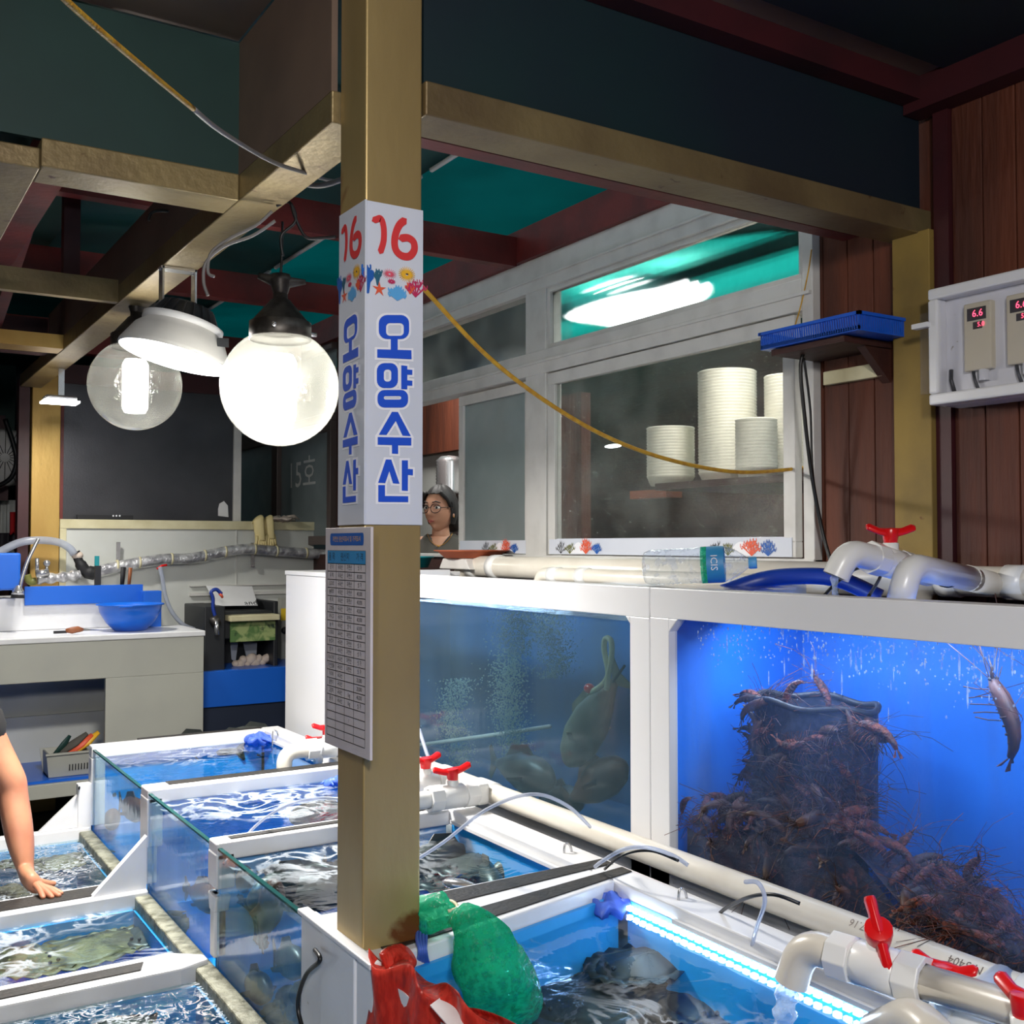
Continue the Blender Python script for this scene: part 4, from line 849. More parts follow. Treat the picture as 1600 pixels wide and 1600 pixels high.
# ================================================================ NETS, GLOVES, CAPS
def lump(mb, rings, n=16, seed=1, wob=.12):
    """closed soft bag through ring stations (centre, radius-x, radius-y)"""
    r = random.Random(seed); vs = []; fs = []; ph = [r.uniform(0, 6.28) for _ in range(4)]
    for i, (c, rx, ry) in enumerate(rings):
        for k in range(n):
            a = 2*pi*k/n; w = 1+wob*(sin(3*a+ph[0]+i*.5)*.6+sin(5*a+ph[1]-i*.4)*.4); vs.append(Vector(c)+Vector((cos(a)*rx*w, sin(a)*ry*w, 0)))
    for i in range(len(rings)-1):
        for k in range(n): fs.append((i*n+k, i*n+(k+1)%n, (i+1)*n+(k+1)%n, (i+1)*n+k))
    fs += [list(range(n))[::-1], [(len(rings)-1)*n+k for k in range(n)]]
    mb.add(vs, fs, True)
def bagpath(mb, pts, rad, n=18, flat=.7, seed=1, wob=.14):
    P = smooth_path(pts, 5); R = [0]*len(P); m = len(pts)-1; r = random.Random(seed); ph = r.uniform(0, 6)
    for i in range(len(P)):
        u = i/(len(P)-1)*m; k = min(int(u), m-1); R[i] = rad[k]+(rad[k+1]-rad[k])*(u-k)
    b = len(mb.v); mb.tube(P, R, n, True, flat)
    for i in range(len(P)):
        for k in range(n):
            v = mb.v[b+i*n+k]; a = 2*pi*k/n; w = 1+wob*(sin(4*a+ph+i*.35)+.6*sin(7*a-i*.5+ph*2)); mb.v[b+i*n+k] = P[i]+(v-P[i])*w
G0 = AZ(.80, 735, 1420)
t = thing('net_bag', G0, 'wet green mesh bag knotted over the divider and hanging into water', 'bag')
g = MB(); bagpath(g, [AZ(.79, 655, 1420), AZ(.80, 680, 1428), AZ(.81, 712, 1430)], [.028, .045, .018], flat=.8, seed=2); g.build('knotted_end', 'net_green', t)
g = MB(); bagpath(g, [AZ(.82, 708, 1430), AZ(.82, 730, 1440), AZ(.78, 752, 1475), AZ(.73, 768, 1515), AZ(.66, 785, 1550), AZ(.58, 800, 1590)], [.012, .040, .062, .072, .085, .06], flat=.75, seed=5, wob=.09); g.build('mesh_body', 'net_green', t)
MB().tube(smooth_path([AZ(.815, 690, 1412), AZ(.83, 705, 1408), AZ(.825, 715, 1418), AZ(.82, 700, 1424)], 5), .004, 6).build('tie_string', 'cream', t)
R0 = Vector((XL, 1.88, .75))
t = thing('net_bag', R0, 'wet red mesh bag hung over the corner of the near tank', 'bag')
RA, RB = AZ(.752, 622, 1492), AZ(.70, 742, 1602)
def redsheet(u, v):
    y = 2.03-.62*u; o_ = Vector((XL-.022-.03*u, y, .50)); rg = Vector((XL-.008+.02*u, y, .768)); inn = RA*(1-u)+RB*u
    q = o_*(1-v/.45)+rg*(v/.45) if v < .45 else rg*(1-(v-.45)/.55)+inn*((v-.45)/.55)
    w = sin(pi*min(1, v*1.1)); return q+Vector((.010*sin(23*u+5*v)*w, .010*sin(17*v+9*u), .016*sin(pi*v)*sin(19*u+6*v)+.05*sin(pi*v)**2*u))
MB().grid(redsheet, 60, 40).build('mesh_sheet', 'net_red', t, solid=.002)
g = MB(); bagpath(g, [AZ(.77, 598, 1502), AZ(.775, 622, 1494), AZ(.77, 642, 1512)], [.014, .024, .018], flat=.5, seed=8); g.build('gathered_edge', 'net_red', t)
t2 = MB(); t2.prism([AZ(.775, x, y) for x, y in ((672, 1572), (698, 1553), (716, 1560), (726, 1585), (730, 1610), (700, 1604))], (0, 0, .002)); tag(t2.build('paper_scrap', 'paper', loc=AZ(.775, 700, 1580)), 'pale flat scrap lying on the red mesh bag', 'scrap')
g = MB()
for k in range(4): g.tube(smooth_path([AZ(.77, 655+k*3, 1440), AZ(.765, 651+k*5, 1465), AZ(.752, 656+k*3, 1486), AZ(.70, 652+k*6, 1510)], 5), .0045, 6, flat=.4)
tag(g.build('strap', 'glove_blue', loc=AZ(.76, 655, 1460)), 'frayed blue strap hanging over the divider beside the pillar', 'strap')
def crumple(loc, s, m, name, label, cat, seed, wisps=4, z=.35):
    r = random.Random(seed); g = MB(); b = len(g.v); g.ball(loc, (s, s*.8, s*z), 22, 14)
    ph = [r.uniform(0, 6) for _ in range(6)]
    for i in range(b, len(g.v)):
        v = g.v[i]-Vector(loc); a = math.atan2(v.y, v.x); k = 1+.22*sin(5*a+ph[0])+.15*sin(9*a+ph[1]+v.z*90)+.1*sin(v.x*160+ph[2]); g.v[i] = Vector(loc)+v*k+Vector((0, 0, .012*sin(v.x*110+ph[3])*cos(v.y*90+ph[4])))
    for k in range(wisps): a = r.uniform(0, 6.28); g.tube([Vector(loc)+Vector((cos(a), sin(a)*.8, .2))*s*.5, Vector(loc)+Vector((cos(a), sin(a)*.8, .2))*s*1.0, Vector(loc)+Vector((cos(a+.2), sin(a+.2), .0))*s*1.5], [s*.2, s*.16, s*.08], 8, flat=.5)
    return tag(g.build(name, m, loc=loc), label, cat)
crumple(AZ(.700, 948, 1413), .062, 'glove_blue', 'rubber_glove', 'crumpled blue glove floating in the corner of the near tank', 'glove', 3)
crumple(AZ(.72, 405, 1155), .06, 'glove_blue', 'rubber_glove', 'crumpled pale blue glove at the corner of the farthest tank', 'glove', 4)
crumple(AZ(.715, 522, 1222), .035, 'glove_blue', 'rubber_glove', 'scrap of blue glove floating against the pillar edge', 'glove', 5)
for (x, y, l) in ((92, 1296, 'blue slotted drain cap at the edge of the bubbling low tank'), (172, 1404, 'blue slotted drain cap on a pale pipe in the middle low tank')):
    c = AZ(.385, x, y); t = thing('drain_cap', c, l, 'drain cap')
    MB().lathe([(0, .0), (.030, 0), (.036, .004), (.036, .014), (.030, .02), (0, .02)], c, (0, 0, 1), 20).build('cap', 'basket_blue', t)
    g = MB()
    for k in range(7): g.box((c.x-.028, c.y-.026+k*.0085, c.z+.02), (c.x+.028, c.y-.022+k*.0085, c.z+.023))
    for k in range(16): a = 2*pi*k/16; g.box((c.x+cos(a)*.036-.002, c.y+sin(a)*.036-.002, c.z-.004), (c.x+cos(a)*.036+.002, c.y+sin(a)*.036+.002, c.z+.016))
    g.build('slots', 'ink_deep', t); MB().lathe([(.030, -.2), (.030, .0)], c, (0, 0, 1), 16).build('pipe', 'pvc_white', t)
# ================================================================ BOTTLE ON THE TANK TOP
b0 = Vector((1.905, 2.335, 1.536)); bx = (Vector((2.115, 2.115, 1.552))-b0).normalized()
t = thing('water_bottle', b0, 'clear two litre water bottle lying on the tank top, blue and green label', 'bottle')
def bl(prof, n=30): return MB().lathe(prof, b0, bx, n)
pr_ = [(0, .008), (.03, .0), (.042, .004), (.049, .022)]
for k in range(9): pr_ += [(.050, .03+k*.0125), (.0475, .036+k*.0125)]
pr_ += [(.050, .15), (.050, .215), (.046, .235), (.034, .258), (.022, .275), (.0145, .285), (.0145, .292)]
bl(pr_).build('shell', 'bottle', t); bl([(.0506, .160), (.0506, .176)]).build('label_band', 'ink_green' if 'ink_green' in M else 'net_green', t)
bl([(.0506, .176), (.0506, .214), (.0495, .222)]).build('label_wrap', 'ink_blue', t); bl([(0, .308), (.0155, .308), (.0165, .304), (.0165, .289), (.0145, .286)]).build('cap', 'sky', t)
wv = MB().lathe([(0, .012), (.028, .006), (.044, .01), (.047, .02), (.047, .15)], b0, bx, 24)
side = bx.cross(Vector((0, 0, 1))).normalized(); side = side if side.dot(b0-Vector((0, 0, EYE))) < 0 else -side; upv = side.cross(bx) if side.cross(bx).z > 0 else bx.cross(side)
tx = MB(); write(tx, 'ICIS', .026, b0+bx*.196+side*.0515+upv*.006, -upv, bx); tx.build('brand_text', 'sign_white', t)
# ledge strips that carry the bottle
tag(MB().box((1.90, 2.05, 1.4805), (2.20, 2.27, 1.4865)).build('lid_strip', 'acrylic', loc=(1.9, 2.1, 1.482)), 'narrow clear acrylic strip under the water bottle', 'lid')
# ================================================================ PIPES AND HOSES ON THE TANK TOPS
def pipe_on_top(label, z, r, y0, y1, x, m='pvc'):
    t = thing('overflow_pipe', (x, y0, z), label, 'pipe')
    MB().tube(elbow_pts((x, y0, z), (x, y1, z), (x, y1+.02, z-.06), r*1.3), r, 18).build('pipe', m, t)
    for y in (y1-.10, y1-.30): MB().tube([(x, y-.03, z), (x, y+.03, z)], r*1.12, 18).build('coupling', 'pvc_white', t)
pipe_on_top('thick cream pipe lying along the tank backs below the windows', 1.498, .050, 2.0, 4.55, 2.60)
pipe_on_top('thinner cream pipe in front of the thick one on the tank backs', 1.476, .030, 2.2, 3.75, 2.515)
pipe_on_top('cream pipe behind the blue hose by the plank wall', 1.50, .042, .9, 2.0, 2.66)
t = thing('inlet_pipe', (2.05, 1.7, 1.56), 'white inlet pipe with red winged valve above the deep blue tank', 'pipe')
i0, i1 = AD(2.50, 1330, 868), AD(2.62, 1440, 895)
MB().tube(elbow_pts(AD(2.50, 1306, 893)+Vector((0, 0, -.012)), AD(2.50, 1324, 862), AD(2.60, 1400, 880), .04), .031, 20, cap=False).build('spout', 'pvc_white', t)
vd = (AD(2.60, 1400, 884)-AD(2.5, 1324, 862)).normalized()
valve(t, AD(2.60, 1392, 880), vd, .95, (_r*1+Vector((0, 0, -.02))))
MB().tube([AD(2.60, 1395, 882), AD(2.74, 1450, 900)], .027, 16).build('pipe', 'pvc_white', t)
p0 = AD(2.5, 1303, 900); tag(MB().tube(smooth_path([p0, p0+Vector((.003, 0, -.03)), p0+Vector((.006, .002, -.09))], 5), [.008+.002*sin(k) for k in range(11)], 10).build('water_stream', 'stream', loc=p0), 'thin stream of water from the inlet pipe above the deep blue tank', 'water')
t = thing('inlet_pipe', AD(2.45, 1410, 900), 'second white elbow pipe dipping behind the display tank rim', 'pipe')
MB().tube(elbow_pts(AD(2.45, 1407, 940), AD(2.45, 1420, 884), AD(2.70, 1520, 905), .05), .031, 20).build('elbow', 'pvc_white', t); MB().tube([AD(2.68, 1512, 903), AD(3.2, 1600, 925)], .033, 16).build('pipe', 'pvc', t); MB().tube([AD(2.60, 1478, 897), AD(2.612, 1482, 898)], .033, 16).build('cable_tie', 'cable', t)
cord('hose', [AD(3.0, 1130, 926), AD(3.0, 1190, 906), AD(2.95, 1250, 900), AD(2.9, 1310, 905), AD(2.85, 1375, 934)], .023, 'hose_blue', 'ribbed blue hose arching behind the white inlet pipe', 'hose', seg=12)
cord('cable', [AD(2.5, 1288, 930), AD(2.55, 1310, 908), AD(2.6, 1340, 888), AD(2.7, 1375, 886)], .004, 'cable', 'black cable crossing the tank rim under the left inlet elbow', 'cable')
cord('cable', [AD(2.45, 1357, 932), AD(2.6, 1372, 908), AD(2.75, 1385, 880)], .004, 'cable', 'black cable crossing the rim between the two elbows', 'cable')
cord('cable', [AD(2.7, 1465, 892), AD(2.8, 1500, 905), AD(2.9, 1540, 918)], .004, 'cable', 'black cable tied on the second elbow pipe by the column', 'cable')
# ================================================================ SHELF, BASKET, CABLES, CONTROL BOX ON THE PLANK WALL
t = thing('wall_shelf', (2.8, 2.35, 2.26), 'small brown wooden bracket shelf on the plank wall', 'shelf')
q = [AX(2.58, 1226, 561), Vector((2.60, 2.30, 2.215)), Vector((2.795, 2.19, 2.235)), Vector((2.795, 2.50, 2.235))]
MB().box((2.575, 2.20, 2.215), (2.80, 2.50, 2.235)).build('board', 'wood_dark', t, .003); MB().box((2.775, 2.22, 2.13), (2.80, 2.46, 2.175)).build('cleat', 'cream', t, .003); MB().prism([(2.80, 2.21, 2.215), (2.68, 2.21, 2.215), (2.80, 2.21, 2.11)], (0, .03, 0)).build('bracket', 'wood_dark', t)
t = thing('plastic_basket', (2.68, 2.3, 2.25), 'shallow blue plastic basket resting on the small wall shelf', 'basket')
bq = MB(); X0, X1, Y0, Y1 = 2.56, 2.79, 2.13, 2.53
bq.box((X0, Y0, 2.237), (X1, Y1, 2.241)); bq.box((X0-.006, Y0-.006, 2.284), (X0+.006, Y1, 2.294)); bq.box((X0-.006, Y1-.006, 2.284), (X1, Y1+.006, 2.294)); bq.box((X0-.006, Y0-.006, 2.284), (X1, Y0+.006, 2.294)); bq.build('tray', 'basket_blue', t)
wl = MB(); n_ = 44
for k in range(n_): y = Y0+(Y1-Y0)*k/n_; wl.prism([(X0, y, 2.241), (X0, y+.005, 2.241), (X0, y+.009, 2.286), (X0, y+.004, 2.286)], (.003, 0, 0))
wl.box((X0+.003, Y0, 2.24), (X0+.005, Y1, 2.25)); wl.box((X0, Y0, 2.24), (X0+.003, Y1, 2.252))
for k in range(24): x = X0+(X1-X0)*k/24; wl.box((x, Y0, 2.241), (x+.005, Y0+.003, 2.286)); wl.box((x, Y1-.003, 2.241), (x+.005, Y1, 2.286))
wl.build('lattice', 'basket_blue', t)
cord('cable', [AX(2.66, 1262, 540), AX(2.64, 1251, 570), AX(2.66, 1256, 640), AX(2.70, 1268, 740), AX(2.74, 1285, 830), AX(2.74, 1302, 890)], .0062, 'cable', 'thick black cable hanging from the blue basket to the tanks', 'cable')
cord('cable', [AX(2.66, 1256, 560), AX(2.70, 1266, 640), AX(2.72, 1270, 740), AX(2.74, 1283, 820), AX(2.74, 1300, 880)], .004, 'cable', 'thin black cable beside the thick one on the window edge', 'cable')
t = thing('control_box', (2.66, 1.87, 2.0), 'white wall box with clear cover and glowing red temperature readouts', 'control box')
KY1 = 1.965
cbx = MB().box((2.70, 1.50, 2.0), (2.80, KY1, 2.335)); cbx.build('case', 'white_plastic', t, .01)
fr = MB(); frame_rect(fr, 1.50, KY1, 2.0, 2.335, .032, 2.655, 2.70); fr.build('cover_frame', 'white_plastic', t, .006)
MB().box((2.668, 1.53, 2.03), (2.672, KY1-.03, 2.305)).build('cover_window', 'acrylic', t)
MB().box((2.66, KY1, 2.035), (2.67, KY1+.03, 2.27)).build('clear_flap', 'acrylic', t); MB().box((2.64, KY1-.01, 2.225), (2.665, KY1+.045, 2.24)).build('latch', 'white_plastic', t, .002)
for j, y1 in enumerate((1.865, 1.735)):
    ct = MB().box((2.678, y1-.085, 2.085), (2.70, y1, 2.275)).build('controller', 'controller', t, .004)
    MB().box((2.6768, y1-.07, 2.225), (2.6782, y1-.012, 2.26)).box((2.6768, y1-.058, 2.20), (2.6782, y1-.03, 2.22)).build('display', 'ink', ct)
    d_ = MB(); write(d_, '6.6', .028, (2.6762, y1-.045, 2.243), UY, UZ); write(d_, '5.0', .018, (2.6762, y1-.055, 2.211), UY, UZ); d_.build('digits', 'led_red', ct)
    MB().lathe([(.014, 0), (.014, .03), (.010, .032)], (2.688, y1-.055, 2.055), (0, 0, 1), 12).build('cable_gland', 'white_plastic', ct)
    MB().tube([(2.69, y1-.02, 2.09), (2.69, y1-.025, 2.06), (2.69, y1-.035, 2.035)], .005, 6).build('lead', 'cable', ct)
MB().tube([(2.695, 1.918, 2.10), (2.69, 1.915, 2.07), (2.69, 1.905, 2.035)], .006, 6).build('lead', 'cable', t)
# ================================================================ WEIGHING SCALE AND TRAYS BEHIND THE MURKY TANK
s0 = AX(2.62, 745, 888); t = thing('kitchen_scale', (2.62, s0.y, 1.515), 'grey beige scale with a terracotta coloured tray in the window opening', 'scale')
MB().prism([(2.52, s0.y-.10, 1.483), (2.52, s0.y+.20, 1.483), (2.52, s0.y+.16, 1.535), (2.52, s0.y-.06, 1.535)], (.2, 0, 0)).build('body', 'frame_grey', t, .006)
MB().lathe([(.0, .0), (.13, .0), (.165, .03), (.185, .034), (.185, .038), (.16, .036), (.125, .006), (0, .006)], (2.62, s0.y+.05, 1.537), (0, 0, 1), 32).build('tray', 'clay', t)
d0 = AX(2.56, 668, 880); t = thing('plastic_basket', (2.55, d0.y+.12, 1.515), 'teal plastic basket at the pillar edge beside the scale', 'basket')
MB().lathe([(0, 0), (.095, 0), (.115, .05), (.125, .05), (.125, .058), (.11, .056), (.09, .006), (0, .006)], (2.53, d0.y+.14, 1.483), (0, 0, 1), 24).build('bowl', 'teal_plastic', t)
# ================================================================ INNER ROOM: PAPER BOWL STACKS
ZS = AX(3.2, 1137, 742).z-.03
sy = MB().box((3.02, 2.0, ZS-.03), (3.75, 3.62, ZS)); tag(sy.build('shelf_board', 'wood_dark', loc=(3.3, 2.8, 1.9)), 'dark shelf behind the window that carries the bowl stacks', 'shelf')
def stack(cx, cy, z0, n, r, label, dz=.0115, deep=.035):
    g = MB(); pr = []
    for k in range(n): z = z0+k*dz; pr += [(r*.955, z), (r*1.0, z+dz*.6), (r*.96, z+dz*.95)]
    g.lathe([(0, z0-deep), (r*.82, z0-deep)]+pr+[(r*.8, z0+n*dz-.02), (0, z0+n*dz-.03)], (cx, cy, 0), (0, 0, 1), 26)
    o = g.build('bowl_stack', 'bowl_paper', loc=(cx, cy, z0)); tag(o, label, 'bowl stack', 'stacked white paper bowls behind the window')
def stk(px, pyt, pyb, w, X_, label):
    c = AX(X_, px, pyb); tp = AX(X_, px, pyt); d = (c-Vector((0, 0, EYE))).dot(_f); r = w/2*d/1680
    n = max(3, int((tp.z-ZS-.035)/.0135)); stack(c.x+.0, c.y, ZS+.035, n, r, label, .0135)
stk(1137, 577, 745, 92, 3.25, 'tallest stack of white paper bowls behind the wet pane')
stk(1048, 668, 742, 76, 3.2, 'short wide stack of white paper bowls at the left of the shelf')
stk(1182, 650, 742, 66, 3.12, 'short stack of white paper bowls right of the tallest')
stk(1232, 585, 742, 74, 3.3, 'tall stack of white paper bowls cut by the window frame')
lp = AX(3.6, 958, 697); t = thing('pendant_lamp', lp, 'small bright lamp seen through the middle of the big pane', 'lamp'); MB().ball(lp, (.03, .065, .009), 16, 8).build('diffuser', 'inner_lamp', t)
b = MB().box((3.3, 4.55, .06), (3.36, 4.75, 2.4)); tag(b.build('door_post', 'wood', loc=(3.3, 4.6, 0)), 'brown post standing behind the big pane', 'post')
c_ = AX(3.4, 1012, 772); g = MB().box(c_+Vector((0, -.14, -.02)), c_+Vector((.1, .14, .02))); tag(g.build('box', 'clay', loc=c_), 'small red brown box dimly seen behind the big pane', 'box')
# white wall and steel bowl stack behind the woman
wpt = MB().box((3.55, 5.5, 1.0), (3.6, 8.4, 2.25)); tag(wpt.build('wall_board', 'wall_white', loc=(3.55, 6, 1.2)), 'white board wall behind the woman in the window opening', 'board')
wpt = MB().box((3.48, 5.5, 2.23), (3.53, 8.4, 2.60)); tag(wpt.build('valance_board', 'wood', loc=(3.4, 6, 2.1)), 'dark red plank valance above the woman', 'board')
c_ = AX(3.42, 702, 742); g = MB(); pr = []
for k in range(11): pr += [(.085, -.12+k*.02), (.09, -.108+k*.02)]
g.lathe([(0, -.13)]+pr+[(.06, .12), (0, .13)], c_, (0, 0, 1), 24); tag(g.build('bowl_stack', 'steel', loc=c_), 'shiny steel bowl stack above the head of the woman', 'bowl stack')
box_s('dark_backing_board', (3.62, 5.3, 2.55), (3.68, 9.0, 3.12), 'panel_navy')  # added board, keeps the bright roof out of the left upper pane
# ================================================================ FAR COUNTER
t = thing('prep_counter', (1.2, 6.1, .25), 'grey fronted fish preparation counter with an open lower shelf', 'counter')
CY, X0c, X1c = 6.1, -.6, 1.785
f = MB().box((X0c, CY, .88), (X1c, CY+.03, 1.085)).box((1.255, CY, .25), (X1c, CY+.03, .88)).box((X0c, CY, .27), (1.255, CY+.03, .345))
f.box((X1c-.03, CY+.03, .25), (X1c, 6.95, 1.085)); f.build('front_panel', 'counter_grey', t, .003)
MB().box((X0c, CY-.012, 1.085), (X1c+.005, 6.62, 1.115)).build('worktop', 'white_plastic', t, .005)
MB().box((X0c, CY+.03, .345), (1.40, 6.75, .36)).build('lower_shelf', 'counter_blue', t); MB().box((X0c, 6.72, .36), (1.40, 6.75, 1.08)).box((X0c, 6.69, .36), (1.4, 6.72, .62)).build('back_panel', 'wall_white', t); MB().box((1.38, CY+.03, .36), (1.40, 6.72, 1.08)).build('divider_panel', 'navy', t)
t = thing('splash_ledge', (1.2, 6.75, 1.1), 'white back ledge with a bright blue front band above the counter', 'ledge')
MB().box((X0c, 6.62, 1.115), (1.66, 6.98, 1.30)).build('ledge_body', 'white_plastic', t, .004)
a = AY(6.615, 38, 922); b = AY(6.615, 222, 938)
MB().box((a.x, 6.595, b.z-.01), (b.x, 6.62, a.z+.02)).build('blue_band', 'counter_blue', t, .002)
a = AY(6.4, 226, 925); b = AY(6.4, 260, 990); MB().box((a.x+.02, 6.515, 1.115), (b.x, 6.60, a.z)).build('blue_end_panel', 'counter_blue', t, .003)
cx = AY(6.45, 195, 985).x; t = thing('mixing_bowl', (cx, 6.40, 1.115), 'bright blue plastic bowl standing on the far counter', 'bowl')
MB().lathe([(0, 0), (.085, 0), (.13, .045), (.165, .105), (.172, .142), (.184, .144), (.184, .150), (.168, .150), (.158, .105), (.125, .05), (.08, .008), (0, .008)], (cx, 6.32, 1.117), (0, 0, 1), 40).build('body', 'blue_plastic', t); MB().box((cx-.1, 6.135, 1.255), (cx-.03, 6.15, 1.262)).build('pour_lip', 'blue_plastic', t, .003)
k0 = AY(6.18, 112, 985); t = thing('knife', k0, 'wooden handled knife lying on the worktop beside the blue bowl', 'knife')
MB().tube([k0+Vector((-.03, 0, .0)), k0, k0+Vector((.035, .01, .004)), k0+Vector((.06, .015, .0))], [.010, .018, .017, .009], 10).build('handle', 'knife_wood', t); MB().prism([k0+Vector((.055, .01, -.006)), k0+Vector((.20, .04, -.012)), k0+Vector((.06, .03, .004))], (0, 0, .002)).build('blade', 'steel', t); MB().box(k0+Vector((-.09, -.005, -.014)), k0+Vector((-.025, .012, .0))).build('ferrule', 'ink', t)
def kn(px, pt, pb, m, label, w=.018):
    a = AY(6.66, px, pt); b = AY(6.66, px-3, pb); t = thing('knife', b, label, 'knife'); MB().tube([b, b+(a-b)*.5, a], [w*.8, w, w*1.1], 8, flat=.6).build('handle', m, t); MB().prism([b+Vector((-.015, 0, -.16)), b+Vector((.016, 0, -.14)), b+Vector((.014, 0, .01)), b+Vector((-.014, 0, .01))], (0, .003, 0)).build('blade', 'steel', t)
kn(193, 886, 922, 'ink', 'black handled knife standing in the slot of the blue band'); kn(204, 887, 920, 'knife_wood', 'brown handled knife standing right of the black handled one', .014)
a = AY(6.66, 148, 884); b = AY(6.66, 152, 925); tag(MB().box((b.x-.016, 6.64, b.z), (b.x+.016, 6.67, a.z)).build('sharpener', 'ink', loc=b), 'upright black bar standing on the blue band', 'sharpener'); a2 = AY(6.7, 152, 874); tag(MB().box(a2+Vector((-.014, 0, -.04)), a2+Vector((.012, .01, .02))).build('sponge', 'teal_plastic', loc=a2), 'small light blue sponge above the black bar', 'sponge')
# foil wrapped pipe, tape joints, faucet and hoses
t = thing('foil_pipe', AY(6.92, 300, 875), 'silver foil wrapped pipe bending along the white partition', 'pipe')
P = [AY(6.92, x, y) for x, y in ((150, 893), (200, 882), (250, 874), (300, 872), (350, 862), (385, 858), (420, 860), (470, 864), (510, 866))]; MB().tube(smooth_path(P, 6), .034, 14).build('foil_wrap', 'foil', t)
for x, y in ((183, 884), (218, 879), (268, 873), (320, 868), (352, 862), (398, 858), (432, 861), (478, 864)): c = AY(6.92, x, y); MB().tube([c-Vector((.006, 0, 0)), c+Vector((.006, 0, 0))], .037, 14).build('tie_band', 'cream', t)
for x in (185, 395): c = AY(6.95, x, 862); MB().box(c+Vector((-.012, 0, -.10)), c+Vector((.012, .01, .06))).build('bracket', 'steel', t)
t = thing('pipe_joint', AY(6.88, 130, 880), 'black taped pipe joint beside the faucet', 'pipe')
MB().tube(smooth_path([AY(6.88, x, y) for x, y in ((118, 862), (124, 878), (134, 892), (148, 896))], 5), [.026]*6+[.034]*5+[.042]*5, 12).build('tape_wrap', 'ink', t); MB().ball(AY(6.88, 121, 868), (.034, .03, .028)).build('tape_lump', 'cloth', t)
g = MB().tube(smooth_path([AY(6.88, x, y) for x, y in ((58, 905), (75, 904), (95, 902), (112, 900), (125, 897))], 5), [.03+.006*sin(k*1.3) for k in range(21)], 12); g.build('foil_sleeve', 'foil', t); MB().tube(smooth_path([AY(6.86, x, y) for x, y in ((42, 898), (46, 908), (56, 908))], 5), .022, 10).build('moss_wrap', 'olive', t)
cord('hose', [AY(6.86, x, y) for x, y in ((-20, 872), (0, 862), (30, 848), (60, 844), (90, 847), (108, 856), (116, 866))], .023, 'hose_clear', 'pale blue clear hose arching over the faucet at the left', 'hose', seg=12)
t = thing('faucet', AY(6.8, 65, 890), 'chrome mixer faucet under the arching hose', 'faucet')
MB().tube([AY(6.8, 56, 897), AY(6.8, 76, 894)], .022, 12).build('body', 'steel', t); MB().tube([AY(6.8, 58, 893), AY(6.8, 58, 872)], .011, 8).build('stem', 'steel', t); MB().ball(AY(6.8, 73, 880), .02).tube([AY(6.8, 73, 884), AY(6.8, 73, 892)], .009, 8).build('knob', 'steel', t)
t = thing('spray_hose', AY(6.5, 35, 900), 'bent steel spray hose with a round black tipped nozzle', 'sprayer')
MB().tube(smooth_path([AY(6.5, x, y) for x, y in ((60, 842), (52, 858), (42, 880), (34, 905), (31, 920))], 6), .010, 10).build('hose', 'steel', t); n0 = AY(6.5, 28, 926); MB().lathe([(.012, .04), (.03, .01), (.034, -.01), (0, -.01)], n0, (.05, 0, 1), 16).build('nozzle', 'steel', t); MB().lathe([(.034, -.01), (.036, -.03), (0, -.03)], n0, (.05, 0, 1), 16).build('nozzle_tip', 'ink', t)
cord('hose', [AY(6.7, x, y) for x, y in ((250, 886), (254, 905), (258, 930), (268, 955), (285, 975), (305, 984))], .013, 'hose_clear', 'grey clear hose dropping from the foil pipe to the counter', 'hose'); c = AY(6.75, 253, 884); tag(MB().tube([c+Vector((-.03, 0, -.02)), c, c+Vector((.03, 0, .004))], .007, 8).build('valve', 'red_plastic', loc=c), 'tiny red valve lever under the foil pipe', 'valve')
# sink cover and panel at the far left
a = AY(6.5, 0, 867); b = AY(6.5, 32, 922); tag(MB().box((a.x-.5, 6.5, b.z), (b.x, 6.62, a.z+.01)).build('splash_board', 'counter_blue', loc=a, bevel=.01), 'blue splash board at the left edge behind the faucet', 'board')
# fillet machine with its white sheet, picture plate and bin
t = thing('fish_machine', (2.2, 6.55, .8), 'black fish skinning machine on the blue counter with a green picture plate', 'machine')
a = AY(6.5, 320, 948); b = AY(6.5, 438, 1052)
MB().box((a.x, 6.5, b.z), (AY(6.5, 352, 950).x, 6.95, a.z)).build('side_housing', 'dark_plastic', t, .006); xr = AY(6.5, 432, 945); MB().box((xr.x, 6.55, b.z), (xr.x+.03, 6.95, xr.z+.02)).box((AY(6.5, 352, 950).x, 6.85, b.z), (xr.x, 6.95, xr.z)).box((AY(6.5, 352, 950).x, 6.56, AY(6.5, 352, 1000).z), (xr.x, 6.86, a.z-.04)).build('housing', 'dark_plastic', t, .006)
p0, p1 = AY(6.545, 360, 972), AY(6.545, 430, 1000); MB().box((p0.x, 6.545, p1.z), (p1.x, 6.556, p0.z)).build('picture_plate', 'poster', t)
p0, p1 = AY(6.48, 357, 962), AY(6.48, 434, 968); MB().box((p0.x, 6.44, p1.z), (p1.x, 6.60, p0.z)).build('feed_board', 'cream', t, .004)
tl = AY(6.7, 328, 917); br_ = AY(6.7, 402, 947)
sh = MB().prism([AY(6.62, 338, 947), AY(6.62, 403, 946), AY(6.84, 394, 916), AY(6.84, 322, 915)], (0, .004, 0)).build('white_sheet', 'white_plastic', t)
